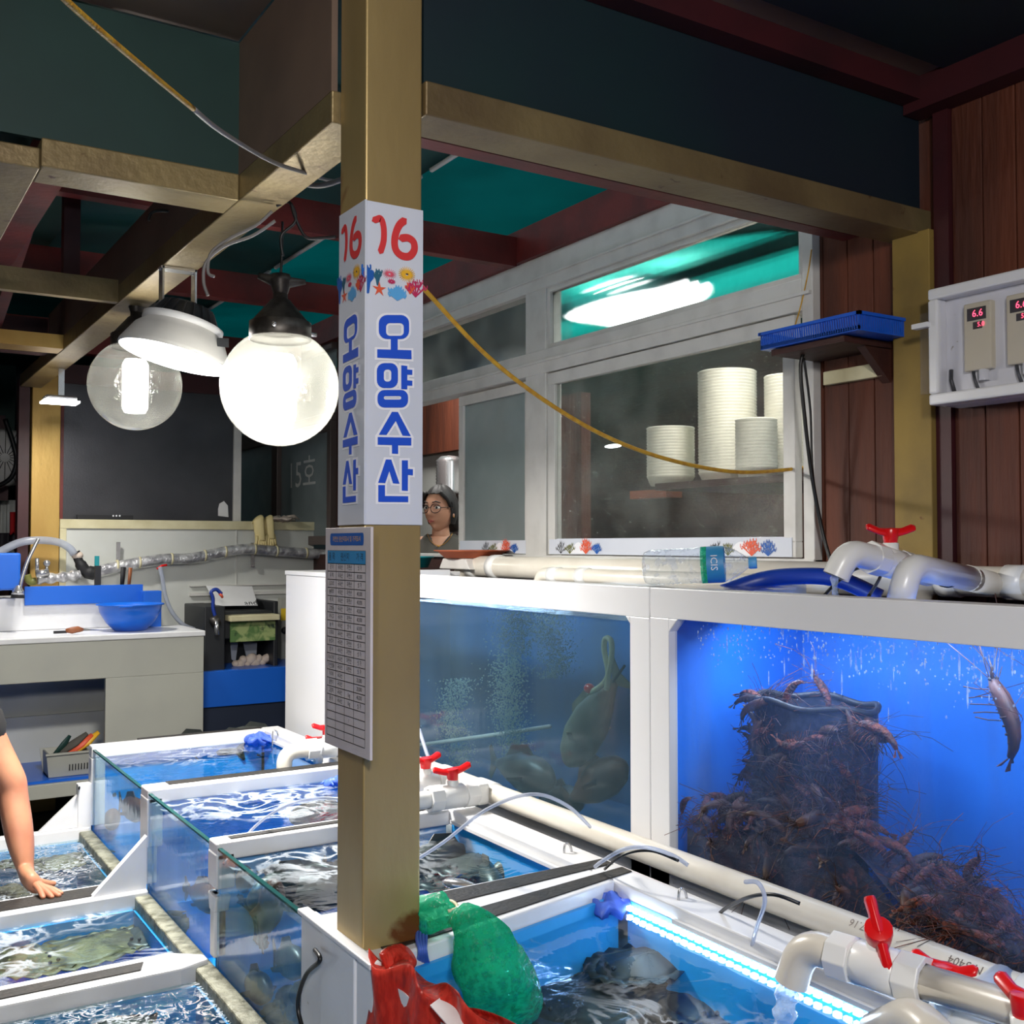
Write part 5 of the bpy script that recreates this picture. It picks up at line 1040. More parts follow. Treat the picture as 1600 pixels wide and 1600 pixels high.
MB().tube(smooth_path([AY(6.46, x, y) for x, y in ((337, 965), (333, 950), (333, 935), (330, 925), (338, 921), (346, 928))], 5), .011, 8).build('coolant_arm', 'hose_blue', t); MB().tube([AY(6.46, 344, 927), AY(6.46, 348, 934)], [.012, .006], 8).build('coolant_tip', 'orange', t); MB().lathe([(0, 0), (.03, 0), (.03, .05), (0, .05)], AY(6.44, 330, 973), (1, 0, .4), 10).build('clamp', 'iron', t); MB().tube([AY(6.42, 338, 970), AY(6.42, 339, 992)], [.012, .015], 8).build('lever', 'steel', t)
g = MB(); write(g, 'and', .06, AY(6.64, 392, 942), (1, 0, 0), (0, .7, .7)); g.build('printed_text', 'ink', t)
p0 = AY(6.6, 395, 1048); t = thing('scrap_tray', p0, 'red tray of pale fish scraps inside the black machine', 'tray'); MB().box((AY(6.55, 357, 1045).x, 6.56, p0.z), (AY(6.55, 428, 1045).x, 6.84, p0.z+.015)).build('tray', 'red_plastic', t)
r = random.Random(4); g = MB()
for k in range(9): c = AY(6.66, 368+k*6, 1040-r.uniform(0, 12)); g.ball(c, (r.uniform(.02, .05), .03, r.uniform(.012, .04)), 10, 8, Matrix.Rotation(r.uniform(-1, 1), 3, 'Y'))
g.build('scraps', 'cloth', t)['kind'] = 'stuff'; MB().prism([AY(6.7, x, y) for x, y in ((360, 1004), (372, 1004), (368, 1035), (362, 1030))], (0, .01, 0)).prism([AY(6.72, x, y) for x, y in ((380, 1004), (402, 1004), (400, 1030), (388, 1038))], (0, .01, 0)).build('plastic_flap', 'hose_clear', t)
a = AY(6.7, 318, 1052); b = AY(6.7, 447, 1094); t = thing('side_counter', (a.x, 6.45, .4), 'low blue fronted counter under the black machine', 'counter')
xq = [AY(6.45, 318, 1050), AY(6.45, 470, 1094)]; MB().box((1.80, 6.45, xq[1].z), (2.75, 6.98, xq[0].z)).build('blue_band', 'counter_blue', t, .003); MB().box((1.80, 6.47, .05), (2.75, 6.98, xq[1].z)).build('lower_panel', 'navy', t)
a = AY(6.9, 442, 948); t = thing('electrical_box', a, 'grey electrical box with a yellow warning label beside the white cabinet', 'box'); MB().box((AY(6.9, 440, 950).x, 6.9, AY(6.9, 440, 1050).z), (AY(6.9, 440, 950).x+.2, 6.97, AY(6.9, 440, 935).z)).build('case', 'counter_grey', t); p = AY(6.895, 444, 960); MB().box(p+Vector((-.022, 0, -.04)), p+Vector((.04, .003, .04))).build('warning_label', 'yellow_label', t); MB().lathe([(0, 0), (.025, 0), (.022, .02), (0, .02)], AY(6.89, 445, 985), (0, -1, 0), 12).build('knob', 'ink', t)
# gloves on the top rail, towel, cloth on cabinet, notched knife on rail
def glove(x, y, label, m, seed, s=1):
    c = AY(6.97, x, y); t = thing('rubber_glove', c, label, 'glove', None); r = random.Random(seed)
    g = MB(); g.tube(smooth_path([c+Vector((0, .03, .01)), c+Vector((0, -.02, .01)), c+Vector((.005, -.03, -.06*s)), c+Vector((.012, -.025, -.12*s))], 5), [.042]*6+[.036]*5+[.034]*5, 12, flat=.35); g.build('cuff', m, t)
    g = MB(); b0_ = c+Vector((.014, -.025, -.11*s))
    for k in range(5): dx = (-.03, -.012, .004, .02, .035)[k]; l = (.05, .08, .088, .08, .06)[k]*s; g.tube([b0_+Vector((dx*.7, 0, .02)), b0_+Vector((dx, -.004, -l*.6)), b0_+Vector((dx*1.1+r.uniform(-.006, .006), 0, -l))], [.012, .010, .007], 8)
    g.build('fingers', m, t)
glove(402, 815, 'left cream rubber glove draped over the partition rail', 'glove_cream', 1, 1.05); glove(417, 815, 'right cream rubber glove draped over the partition rail', 'glove_cream', 2, .95)
c = AY(7.0, 438, 811); crumple(c, .10, 'cloth', 'rag', 'pale rag lying on the partition rail below the far window', 'rag', 8, 1, .14)
c = AX(2.0, 492, 888); crumple(Vector((2.05, 4.72, 1.487)), .085, 'cloth', 'rag', 'crumpled beige rag on top of the white cabinet', 'rag', 9, 2, .3)
c = AY(7.02, 160, 805); t = thing('knife_rack', c, 'long black strip with three white dots on the partition rail', 'rack'); MB().box((AY(7.02, 120, 805).x, 7.0, 1.757), (AY(7.02, 207, 805).x, 7.03, 1.785)).build('strip', 'ink', t)
g = MB()
for x in (177, 182, 187): g.lathe([(0, 0), (.006, 0), (.006, .002), (0, .002)], AY(6.999, x, 806), (0, -1, 0), 8)
g.build('dots', 'sign_white', t)
c = AY(7.085, 347, 800); tag(MB().prism([AY(7.085, x, y) for x, y in ((341, 795), (343, 787), (350, 783), (356, 790), (357, 808), (341, 806))], (0, .004, 0)).build('hook_plate', 'white_plastic', loc=c), 'small white notched plate on the steel sheet', 'plate')
# grey basket of knives and cloths in the open shelf
c = AY(6.25, 110, 1180); z0 = .362; t = thing('storage_basket', (1.07, 6.3, z0), 'grey slotted basket on the lower shelf of the counter', 'basket')
a = AY(6.18, 76, 1205).x; b = AY(6.18, 142, 1205).x
g = MB().prism([(a, 6.18, z0), (b, 6.18, z0), (b+.01, 6.16, z0+.125), (a-.015, 6.16, z0+.125)], (0, .012, 0)).prism([(a, 6.36, z0), (b, 6.36, z0), (b+.01, 6.38, z0+.125), (a-.015, 6.38, z0+.125)], (0, .008, 0)).box((a, 6.18, z0), (a+.008, 6.37, z0+.12)).box((b-.008, 6.18, z0), (b, 6.37, z0+.12)).box((a, 6.18, z0), (b, 6.37, z0+.006)).box((a-.02, 6.15, z0+.12), (b+.015, 6.165, z0+.13)); g.build('body', 'counter_grey', t)
g = MB()
for k in range(8): g.box((a+.10+k*.015, 6.170, z0+.03), (a+.106+k*.015, 6.179, z0+.07))
g.build('slots', 'ink', t)
for k, (x, y, dx, m, l) in enumerate(((100, 1163, .05, 'panel_green', 'dark green cloth in the grey basket'), (118, 1160, .10, 'shirt_olive', 'grey metal scraper leaning in the grey basket'), (128, 1162, .09, 'orange', 'orange handled tool leaning in the grey basket'), (138, 1158, .09, 'yellow', 'amber tool leaning right in the grey basket'))):
    c = AY(6.25, x, y); o = MB().tube([c+Vector((-dx, .0, -.06)), c, c+Vector((dx*.6, 0, .045))], [.02, .024, .012], 8, flat=.5).build('tool', m, loc=c); tag(o, l, 'tool')
# ================================================================ FAR LEFT CLUTTER
c = AD(7.4, 8, 715); t = thing('wall_fan', c, 'large round grey fan at the left edge behind the far column', 'fan')
nrm = (Vector((0, 0, EYE))-c).normalized(); MB().lathe([(0, -.06), (.17, -.05), (.20, 0), (.17, .04), (0, .05)], c, nrm, 28).build('shroud', 'frame_grey', t)
g = MB(); 
for k in range(16): a = 2*pi*k/16; u1 = nrm.orthogonal().normalized(); w1_ = nrm.cross(u1); d_ = u1*cos(a)+w1_*sin(a); g.tube([c+nrm*.055+d_*.03, c+nrm*.045+d_*.17, c+d_*.2], .003, 4)
g.build('grille', 'iron', t)
cord('cable', [AD(7.0, x, y) for x, y in ((8, 655), (20, 690), (26, 720), (18, 745), (0, 758), (-20, 764))], .016, 'cable', 'thick black hose curving past the fan at the left edge', 'hose')
for k, (x, y, w, h, m, nm, l, ct) in enumerate(((30, 818, 14, 20, 'red_cloth', 'cloth', 'bright red cloth hanging left of the far column', 'cloth'), (40, 822, 9, 28, 'red_dark', 'cloth', 'dark maroon cloth behind the bright red one', 'cloth'), (17, 846, 18, 15, 'purple_bag', 'bag', 'black bag above the arching hose at the left', 'bag'), (14, 825, 12, 50, 'wall_white', 'towel', 'pale printed towel hanging at the left edge', 'towel'), (42, 775, 7, 60, 'hose_blue', 'raincoat', 'dark blue garment hanging beside the far column', 'raincoat'), (24, 790, 9, 5, 'ink', 'strap', 'short black strap above the red cloth', 'strap'), (3, 800, 8, 60, 'glove_blue', 'apron', 'grey blue apron at the very left edge', 'apron'))):
    c = AD(7.3+.08*k, x, y); s = 7.3/1680; g = MB(); ph = k*1.7
    g.grid(lambda u, v: c+_r*((u-.5)*2*w*s*(1-.15*v*sin(u*3+ph)))+Vector((0, 0, (.5-v)*2*h*s*.9+.02*sin(u*9+ph)*v))+_f*(.02*sin(u*12+ph)), 14, 10)
    tag(g.build(nm, m, loc=c, solid=.012), l, ct)
box_s('trim_31', (-1.0, 8.0, 1.90), (1.0, 8.1, 2.0), 'red_dark'); box_s('wall_left_stall', (-1.2, 8.5, 2.0), (1.1, 8.52, 2.9), 'panel_green'); box_s('wall_left_low', (-1.2, 7.9, 0), (1.0, 7.95, 1.6), 'wood_dark'); box_s('trim_32', (.93, 7.02, .3), (.99, 7.12, 2.6), 'red_dark')

# ================================================================ FISH
def make_fish(nm, label, m, L=.3, hh=.055, ww=.04, group=None):
    t = local(nm, label, 'fish', group); g = MB(); st = [(-.5, .02), (-.47, .35), (-.38, .75), (-.22, 1), (0, .98), (.2, .66), (.34, .32), (.42, .2)]
    g.tube([(x*L, 0, 0) for x, _ in st], [k*hh for _, k in st], 14)
    for v in g.v: v.y *= 1; 
    bmv = g.v
    for i, v in enumerate(bmv): g.v[i] = Vector((v.x, v.y*ww/hh, v.z))
    g.build('body', m, t)
    MB().prism([(.40*L, 0, .01), (.5*L, 0, hh*.9), (.53*L, 0, hh*.75), (.5*L, 0, 0), (.53*L, 0, -hh*.75), (.5*L, 0, -hh*.9), (.40*L, 0, -.01)], (0, .003, 0)).build('tail_fin', m, t)
    MB().prism([(-.2*L, 0, hh*.9), (-.1*L, 0, hh*1.45), (.15*L, 0, hh*1.2), (.25*L, 0, hh*.5), (0, 0, hh*.8)], (0, .003, 0)).build('dorsal_fin', m, t)
    for sg in (-1, 1): MB().prism([(-.22*L, sg*ww*.85, 0), (-.08*L, sg*ww*1.7, -.01), (-.06*L, sg*ww*1.5, -.02), (-.18*L, sg*ww*.8, -.02)], (0, 0, .003)).build('side_fin', m, t)
    return t
def make_flat(label, m, L=.3, group=None):
    t = local('flatfish', label, 'fish', group); g = MB(); n = 28
    def P(u, v):
        a = 2*pi*u; rx = .42*L; ry = .25*L; k = 1 if v > .0 else 1; r_ = v
        return Vector((cos(a)*rx*r_, sin(a)*ry*r_*(1-.25*cos(a)), .022*(1-r_**2)+.004*sin(7*a)*r_))
    g.grid(P, n, 7); g.build('body', m, t, solid=.006)
    f = MB(); f.grid(lambda u, v: Vector((cos(2*pi*u)*L*(.40+.09*v), sin(2*pi*u)*L*(.24+.08*v)*(1-.25*cos(2*pi*u)), .004+.006*sin(40*pi*u)*v)), 56, 1); f.build('fin_fringe', m, t, solid=.002)
    MB().prism([(.40*L, -.012, .003), (.52*L, -.035, .003), (.52*L, .035, .003), (.40*L, .012, .003)], (0, 0, .003)).build('tail_fin', m, t)
    g = MB(); g.ball((-.33*L, .02, .018), .006, 8, 6).ball((-.34*L, -.008, .018), .006, 8, 6); g.build('eyes', 'ink', t); return t
proto = {}
def fish(kind, label, m, L, loc, yaw, pitch=0, roll=0, group=None, hh=None, ww=None):
    key = (kind, m, L)
    if key not in proto: proto[key] = make_fish('fish', label, m, L, hh or L*.17, ww or L*.12, group) if kind == 'fish' else make_flat(label, m, L, group); o = proto[key]; o['label'] = label
    else: o = copy_tree(proto[key], None, label)
    if group: o['group'] = group
    elif 'group' in o: del o['group']
    o.rotation_mode = 'ZYX' if False else 'XYZ'; place(o, loc, (roll, pitch, yaw)); return o
# farthest tank: dark slim fish near the surface
for k, (x, y, z, yw, L, l) in enumerate(((320, 1175, .66, -.4, .34, 'dark slim fish near the middle front of the farthest tank'), (370, 1160, .67, -.25, .36, 'dark slim fish in the centre of the farthest tank'), (415, 1172, .64, -.3, .34, 'dark slim fish beside the white spout of the farthest tank'), (215, 1185, .62, .3, .30, 'brownish fish at the left glass of the farthest tank'), (350, 1190, .60, -.2, .36, 'dark fish deep at the front of the farthest tank'), (400, 1150, .66, -.5, .3, 'dark fish under the crumpled glove in the farthest tank'), (300, 1160, .60, .1, .3, 'dark fish along the far rim of the farthest tank'))):
    fish('fish', l, 'fish_dark' if k != 3 else 'fish_brown', L, AZ(z, x, y), yw, hh=.05, ww=.045)
for k, (x, y, z, yw, l) in enumerate(((170, 1230, .50, 1.5, 'dark fish high behind the farthest glass front'), (205, 1262, .44, 1.7, 'brown fish with pale fins behind the farthest glass front'), (178, 1275, .36, 1.2, 'small brown fish low behind the farthest glass front'))):
    p = AX(1.05, x, y); fish('fish', l, ('fish_dark', 'fish_brown', 'fish_brown')[k], (.34, .26, .24)[k], p, yw, 0, 0, hh=.05, ww=.035)
# second tank
for k, (x, y, z, yw, L, m, l) in enumerate(((400, 1265, .60, -.5, .3, 'fish_dark', 'dark spotted fish under the foam of the second tank'), (440, 1250, .56, .2, .3, 'fish_dark', 'dark fish in the middle of the second tank'), (340, 1255, .55, .4, .3, 'fish_olive', 'olive fish near the left glass of the second tank'), (500, 1270, .58, -.2, .3, 'fish_dark', 'dark fish beside the pillar in the second tank'))): fish('fish', l, m, L, AZ(z, x, y), yw)
for k, (x, y, m, yw, l) in enumerate(((285, 1370, 'fish_dark', 1.4, 'dark fish behind the glass front of the second tank'), (318, 1400, 'fish_brown', 1.8, 'brown fish low behind the glass of the second tank'), (275, 1300, 'fish_dark', 1.3, 'dim fish high behind the glass of the second tank'))): fish('fish', l, m, .28 if k != 1 else .24, AX(1.10, x, y), yw)
# third tank: crowded
r = random.Random(12)
for k, (x, y) in enumerate(((450, 1385), (480, 1360), (505, 1395), (520, 1350), (690, 1340), (740, 1350), (790, 1335), (820, 1350), (720, 1320), (700, 1370), (840, 1362), (420, 1345), (760, 1375))):
    fish('flat' if k % 2 else 'fish', 'dark fish crowded under the foam of the tank behind the pillar', 'fish_dark', .32, AZ(r.uniform(.60, .655), x, y), r.uniform(-1.5, 1.5), group='dark fish crowded behind the pillar')
for k, (x, y, m, kd, l) in enumerate(((385, 1440, 'fish_dark', 'flat', 'round dark flatfish pressed to the glass of the third tank'), (420, 1425, 'fish_brown', 'fish', 'rust brown fish upright behind the glass of the third tank'), (372, 1370, 'fish_dark', 'fish', 'dim dark fish high behind the glass of the third tank'), (400, 1540, 'fish_dark', 'fish', 'dark fish low behind the glass near the black cable'), (450, 1500, 'fish_dark', 'fish', 'dark fish behind the glass beside the front panel'))):
    fish(kd, l, m, .26, AX(1.03, x, y), 1.5 if kd == 'fish' else 1.57, .9 if k == 1 else .2, 1.2 if kd == 'flat' else 0)
sc = AZ(.70, 722, 1382); fish('fish', 'small silver fish floating by the black pad right of the pillar', 'steel', .12, sc, -1.0, 0, 1.5)
# shell heap behind the third glass
def heap(name, label, cat, c, rx, ry, n, s, m, seed, h=.1):
    r = random.Random(seed); g = MB()
    for k in range(n):
        a = r.uniform(0, 2*pi); q = sqrt(r.random()); p = Vector(c)+Vector((cos(a)*rx*q, sin(a)*ry*q, h*(1-q*q)*r.uniform(.5, 1)))
        g.ball(p, (s*r.uniform(.7, 1.3), s*r.uniform(.5, 1), s*r.uniform(.35, .7)), 9, 6, Matrix.Rotation(r.uniform(0, 3), 3, 'Z') @ Matrix.Rotation(r.uniform(-.6, .6), 3, 'X'))
    return tag(g.build(name, m, loc=c), label, cat, kind='stuff')
heap('shell_heap', 'heap of brown shells behind the glass of the third tank', 'shells', (1.10, 2.75, .14), .14, .36, 220, .035, 'shell', 3, .26)
heap('shell_heap', 'heap of mottled shells at the bottom of the bubbling far low tank', 'shells', (.45, 4.35, .20), .42, .34, 420, .042, 'shell', 5, .13)
heap('shell_heap', 'heap of mottled shells at the bottom of the front low tank', 'shells', (.45, 2.60, .20), .42, .42, 520, .042, 'shell', 6, .12)
# nearest tank: big dark shapes deep in the blue
for (x, y, z, yw, L, l) in ((930, 1555, .56, .2, .46, 'largest dark flatfish in the middle of the near blue tank'), (1100, 1560, .54, 1.0, .36, 'broad dark flatfish by the white reflection in the near tank'), (790, 1575, .54, -.4, .34, 'dark flatfish left of the largest one in the near tank'), (1010, 1605, .50, .5, .38, 'dim flatfish low at the front of the near tank'), (1200, 1545, .54, .9, .32, 'dark flatfish under the foam near the spout'), (1010, 1505, .60, .1, .34, 'dark flatfish below the crumpled blue glove')): fish('flat', l, 'fish_black', L, AZ(z, x, y), yw)
# low middle tank: olive flatfish
for (x, y, yw, L, m, l) in ((150, 1480, .3, .46, 'fish_olive', 'large olive flatfish in the middle of the low tank'), (35, 1500, 2.2, .4, 'fish_olive', 'olive flatfish at the left edge of the middle low tank'), (240, 1455, .9, .36, 'fish_dark', 'dark flatfish by the sealing bead of the middle low tank'), (70, 1440, -.3, .36, 'fish_dark', 'dark flatfish near the rubber pad in the middle low tank'), (200, 1430, .4, .38, 'fish_olive', 'olive flatfish beside the blue drain cap')): fish('flat', l, m, L, AZ(.31, x, y), yw)
for (x, y, yw, m, l) in ((60, 1585, .3, 'fish_olive', 'olive flatfish in the front low tank at the bottom left'), (180, 1590, 1.0, 'fish_dark', 'dark flatfish in the front low tank')): fish('flat', l, m, .36, AZ(.31, x, y), yw)
for (x, y, yw, m, l) in ((110, 1345, .3, 'fish_olive', 'olive flatfish right of the wrist in the bubbling tank'), (20, 1340, 1.3, 'fish_olive', 'olive flatfish left of the wrist in the bubbling tank')): fish('flat', l, m, .34, AZ(.32, x, y), yw)
# murky tank: big pale fish, low dark fish, grey pipes, red rope and bubbles
def murk(kd, l, m, L, x, y, X_, pitch, yaw=1.57): return fish(kd, l, m, L, AX(X_, x, y), yaw, pitch)
murk('fish', 'large pale fish diving towards the right behind the murky glass', 'fish_pale', .42, 925, 1125, 1.98, -.85, -1.57); murk('fish', 'dark backed fish resting on the grey pipe in the murky tank', 'fish_dark', .40, 815, 1205, 2.02, 0, 1.57)
murk('fish', 'reddish fish hanging low at the right of the murky tank', 'fish_brown', .36, 930, 1225, 2.02, .5, 1.57); murk('fish', 'dim fish at the lower middle of the murky tank', 'fish_dark', .34, 875, 1250, 2.1, .2, 1.4)
t = thing('tank_pipes', (2.1, 3.0, .72), 'grey pipes lying on the bottom of the murky tank', 'pipe'); MB().tube([AX(1.97, 640, 1195), AX(1.97, 700, 1215), AX(1.97, 810, 1262), AX(1.97, 960, 1325)], .022, 12).build('long_pipe', 'frame_grey', t); MB().tube([AX(1.98, 800, 1252), AX(2.2, 850, 1225)], .026, 12).build('branch_pipe', 'frame_grey', t); MB().tube([AX(2.0, 650, 1165), AX(2.1, 760, 1150), AX(2.2, 860, 1135)], .008, 8).build('thin_pipe', 'pvc', t)
t = thing('rope', AX(1.93, 945, 1040), 'looped pale rope with a red knot in the murky tank', 'rope'); MB().tube(smooth_path([AX(1.93, x, y) for x, y in ((948, 1078), (950, 1050), (944, 1015), (946, 998), (955, 1002), (955, 1030), (948, 1060), (935, 1075), (920, 1082))], 5), .0085, 8).build('loop', 'cream', t); MB().ball(AX(1.93, 921, 1076), (.014, .022, .016)).build('knot', 'red_plastic', t); MB().tube([AX(1.95, 958, 1065), AX(1.95, 976, 1040)], .004, 6).build('thin_line', 'ink', t)
def plume(x, y0, y1, X_, seed, n, w, label):
    r = random.Random(seed); g = MB()
    for k in range(n):
        v = r.random(); y = y0+(y1-y0)*v; p = AX(X_, x+r.gauss(0, 1)*w*(1.3-.7*v)+8*sin(v*7+seed), y)+Vector((r.gauss(0, .025), 0, 0)); s = r.uniform(.0018, .0042)
        g.add([p+Vector(q)*s for q in ((1, 0, 0), (-1, 0, 0), (0, 1, 0), (0, -1, 0), (0, 0, 1), (0, 0, -1))], [(0, 2, 4), (2, 1, 4), (1, 3, 4), (3, 0, 4), (2, 0, 5), (1, 2, 5), (3, 1, 5), (0, 3, 5)], True)
    tag(g.build('bubble_plume', 'bubble', loc=AX(X_, x, y1)), label, 'bubbles', kind='stuff')
plume(800, 955, 1210, 2.1, 1, 4200, 12, 'tall column of fine bubbles in the middle of the murky tank'); plume(712, 1060, 1205, 2.1, 2, 2200, 9, 'short column of fine bubbles left in the murky tank'); plume(865, 955, 1060, 2.2, 3, 1500, 14, 'faint bubbles near the top right of the murky tank')
# ================================================================ SHRIMP
def make_shrimp(m):
    t = local('shrimp', 'shrimp', 'shrimp'); g = MB()
    path = [(-.062, 0, .004), (-.05, 0, .008), (-.03, 0, .012), (-.008, 0, .013), (.012, 0, .012), (.03, 0, .006), (.045, 0, -.004), (.055, 0, -.016)]
    g.tube(path, [.002, .009, .0125, .013, .0115, .0095, .0075, .005], 10)
    for k, x in enumerate((.0, .012, .024, .036)): g.tube([(x-.001, 0, .0115-k*.0035), (x+.002, 0, .011-k*.0035)], .0128-k*.0014, 10)
    g.tube([(-.058, 0, .009), (-.075, 0, .016), (-.09, 0, .018)], [.0035, .0018, .0006], 5)
    g.build('body', m, t)
    f = MB()
    for sg in (-1, 0, 1): f.prism([(.054, sg*.002, -.014), (.062+.01*(1-abs(sg)), sg*.012-.005, -.032), (.062+.01*(1-abs(sg)), sg*.012+.005, -.032)], (.001, 0, .001))
    f.build('tail_fan', m, t)
    l = MB(); r = random.Random(1)
    for k in range(5):
        for sg in (-1, 1): x = -.045+k*.012; l.tube([(x, sg*.006, 0), (x-.006, sg*.018, -.012), (x-.012+r.uniform(-.005, .005), sg*.022, -.030)], .0011, 4, False)
    for sg in (-1, 1):
        l.tube([(-.062, sg*.003, .006), (-.11, sg*.02, .03), (-.15, sg*.045, .025), (-.19, sg*.08, .0)], .0008, 4, False); l.tube([(-.062, sg*.003, .004), (-.09, sg*.015, -.005), (-.13, sg*.02, -.03)], .0007, 4, False)
    for k in range(7): l.tube([(-.05+k*.012, r.uniform(-.01, .01), .008), (-.07+k*.01+r.uniform(-.03, .03), r.uniform(-.05, .05), .03+r.uniform(-.02, .02)), (-.08+r.uniform(-.07, .12), r.uniform(-.09, .09), r.uniform(-.04, .06))], .0006, 3, False)
    l.build('legs', m, t)['kind'] = 'stuff'; MB().ball((-.058, .007, .01), .003, 6, 5).ball((-.058, -.007, .01), .003, 6, 5).build('eyes', 'ink', t); return t
mat('shrimp_dim', (76, 42, 30), .6, 0, (44, 28, 24), 30, .4, .6)
SP = [make_shrimp('shrimp'), make_shrimp('shrimp_dark'), make_shrimp('shrimp_dim')]
used = set(); r = random.Random(21)
def shrimp(loc, rot, label, group=None, sc=1, k=None):
    k = r.randrange(3) if k is None else k
    if k not in used: used.add(k); o = SP[k]; o['label'] = label
    else: o = copy_tree(SP[k], None, label)
    if group: o['group'] = group
    elif 'group' in o: del o['group']
    return place(o, loc, rot, sc)
# net basket hanging in the middle
bc = AX(2.12, 1280, 1180); t = thing('net_basket', bc, 'dark net basket hanging in the deep blue tank covered with shrimp', 'basket')
bt, bb_ = AX(2.12, 1280, 1098).z, AX(2.12, 1280, 1330).z
y_a, y_b = AX(2.12, 1195, 1150).y, AX(2.12, 1362, 1150).y; hw = (y_a-y_b)/2; bc.y = (y_a+y_b)/2
g = MB().lathe([(hw*.98, bb_-bc.z), (hw, bt-bc.z)], bc, (0, 0, 1), 28); g.lathe([(0, bb_-bc.z), (hw*.98, bb_-bc.z)], bc, (0, 0, 1), 28)
for i, v in enumerate(g.v): g.v[i] = Vector((bc.x+(v.x-bc.x)*.62, v.y, v.z))
g.build('net_wall', 'net_dark', t)
g = MB().tube([Vector((bc.x+cos(a)*hw*.62, bc.y+sin(a)*hw, bt+.006*sin(a*5))) for a in [2*pi*k/40 for k in range(41)]], .008, 8); g.build('rim_rope', 'ink', t)
LH = 'brown red shrimp in the heap on the bottom of the deep blue tank'; LB = 'brown red shrimp clinging to the dark net basket'
def topz(y):                                     # heap profile along the glass
    pts = [(1.0, .80), (1.2, .81), (1.4, .84), (1.5, .89), (1.62, .95), (1.78, .98), (1.9, .96), (2.0, .93), (2.18, .915)]
    if y <= pts[0][0]: return .80
    for (a, za), (b, zb) in zip(pts, pts[1:]):
        if y <= b: return za+(zb-za)*(y-a)/(b-a)
    return .915
bk = MB().grid(lambda u, v: Vector((1.915+.5*u, .60+1.57*v, topz(.60+1.57*v)-.05-.16*u+.02*sin(u*9+v*14)+.02*sin(v*31))), 12, 40); bk.grid(lambda u, v: Vector((1.915, .60+1.57*v, .66+(topz(.60+1.57*v)-.73+.02*sin(v*14)+.02*sin(v*31))*u)), 4, 40)
tag(bk.build('shrimp_mass', 'shrimp_heap', loc=(2.1, 1.4, .66)), 'dark packed mass of shrimp under the heap in the deep blue tank', 'shrimp', kind='stuff')
for k in range(226):
    y = r.uniform(.92, 2.16) if k % 3 else r.uniform(.92, 1.5); x = 1.912+abs(r.gauss(0, .07)); lo = .78; h = topz(y); z = min(lo, h-.03)+(h-min(lo, h-.03))*r.random()**.6 if x < 1.96 else h+r.uniform(-.04, .015)
    shrimp((min(x, 2.3), y, z), (r.uniform(-1, 1), r.uniform(-.9, .9), r.uniform(0, 6.28)), LH, 'shrimp heaped on the tank bottom', r.uniform(.7, 1.0))
for k in range(62):
    a = r.uniform(pi*.45, pi*1.55); z = bt-(bt-bb_)*r.random()**1.0*1.0; px = bc.x+cos(a)*hw*.66; py = bc.y+sin(a)*hw*1.03
    if abs(sin(a)) < .45 and z > bt-.17 and r.random() < .75: continue
    shrimp((px-.008, py, z), (r.uniform(-.5, .5), r.uniform(-1.6, 1.6), pi/2+r.uniform(-.5, .5)), LB, 'shrimp clinging to the net basket', r.uniform(.7, 1.0))
for (x, y, ry, s, l) in ((1238, 1082, -1.0, .8, 'pale shrimp standing on the left of the basket rim'), (1285, 1085, .9, .8, 'shrimp arching over the middle of the basket rim'), (1372, 1148, .2, .95, 'orange shrimp stretching right off the basket'), (1235, 1160, 2.9, .8, 'small orange shrimp crossing the upper left of the basket'), (1262, 1248, .5, .8, 'bright orange shrimp low on the basket'), (1068, 1265, -1.2, .8, 'shrimp with raised tail at the left post of the blue tank'), (1545, 1412, -1.3, .7, 'reddish shrimp near the lower right of the blue tank')):
    shrimp(AX(1.97 if x not in (1238, 1285) else 2.05, x, y), (0, ry, -pi/2), l, None, s, 0)
shrimp(AX(1.985, 1568, 1122), (.2, 1.15, -pi/2), 'large lone shrimp swimming at the upper right glass', None, 1.35, 2)
for k in SP:                                     # any prototype left unused is removed
    if k['label'] == 'shrimp':
        for q in kids(k): bpy.data.objects.remove(q)
        bpy.data.objects.remove(k)

# ================================================================ PEOPLE
# the bare arm leaning on the low divider; the body bends over just outside the frame
H0 = AZ(.425, 50, 1392); t = thing('person', (H0.x-.35, H0.y+.1, 0), 'person in a black t-shirt leaning a bare arm on the low tanks', 'person')
W0 = AD(3.78, 40, 1362); E0 = AD(3.86, 19, 1238); S0 = E0+Vector((-.13, .05, .31))
vs = [S0+Vector((-.20, .02, .06)), S0, (S0+E0)/2, E0+Vector((0, 0, .03)), E0, (E0*2+W0)/3, (E0+W0*2)/3, W0, W0+(H0-W0)*.55+Vector((0, 0, .01)), H0+Vector((.01, -.012, .022))]
rad = [.085, .085, .074, .064, .060, .062, .054, .043, .04, .044]
skinned('bare_arm', vs, [(i, i+1) for i in range(len(vs)-1)], [(q, q*(.9 if i < 7 else .62)) if i != 8 else (.046, .03) for i, q in enumerate(rad)], 'skin', t, 2, 1)
kn_ = H0+Vector((.012, -.016, .02)); fa = math.atan2(_r.y, _r.x)
F_ = [(-1.5, .075, .016), (-1.05, .09, .0165), (-.65, .094, .0165), (-.25, .084, .0155)]
for a, l, w in F_:
    d = Vector((cos(fa+a*.55-.1), sin(fa+a*.55-.1), 0)); q0 = W0+(kn_-W0)*.6; q1 = kn_+d*.02+Vector((0, 0, -.002)); 
    skinned('finger', [q0, q1, q1+d*l*.5+Vector((0, 0, -.006)), q1+d*l*.8+Vector((0, 0, -.014)), q1+d*l+Vector((0, 0, -.018))], [(0, 1), (1, 2), (2, 3), (3, 4)], [w*.9, w*.82, w*.72, w*.64, w*.5], 'skin', t, 2, 0)
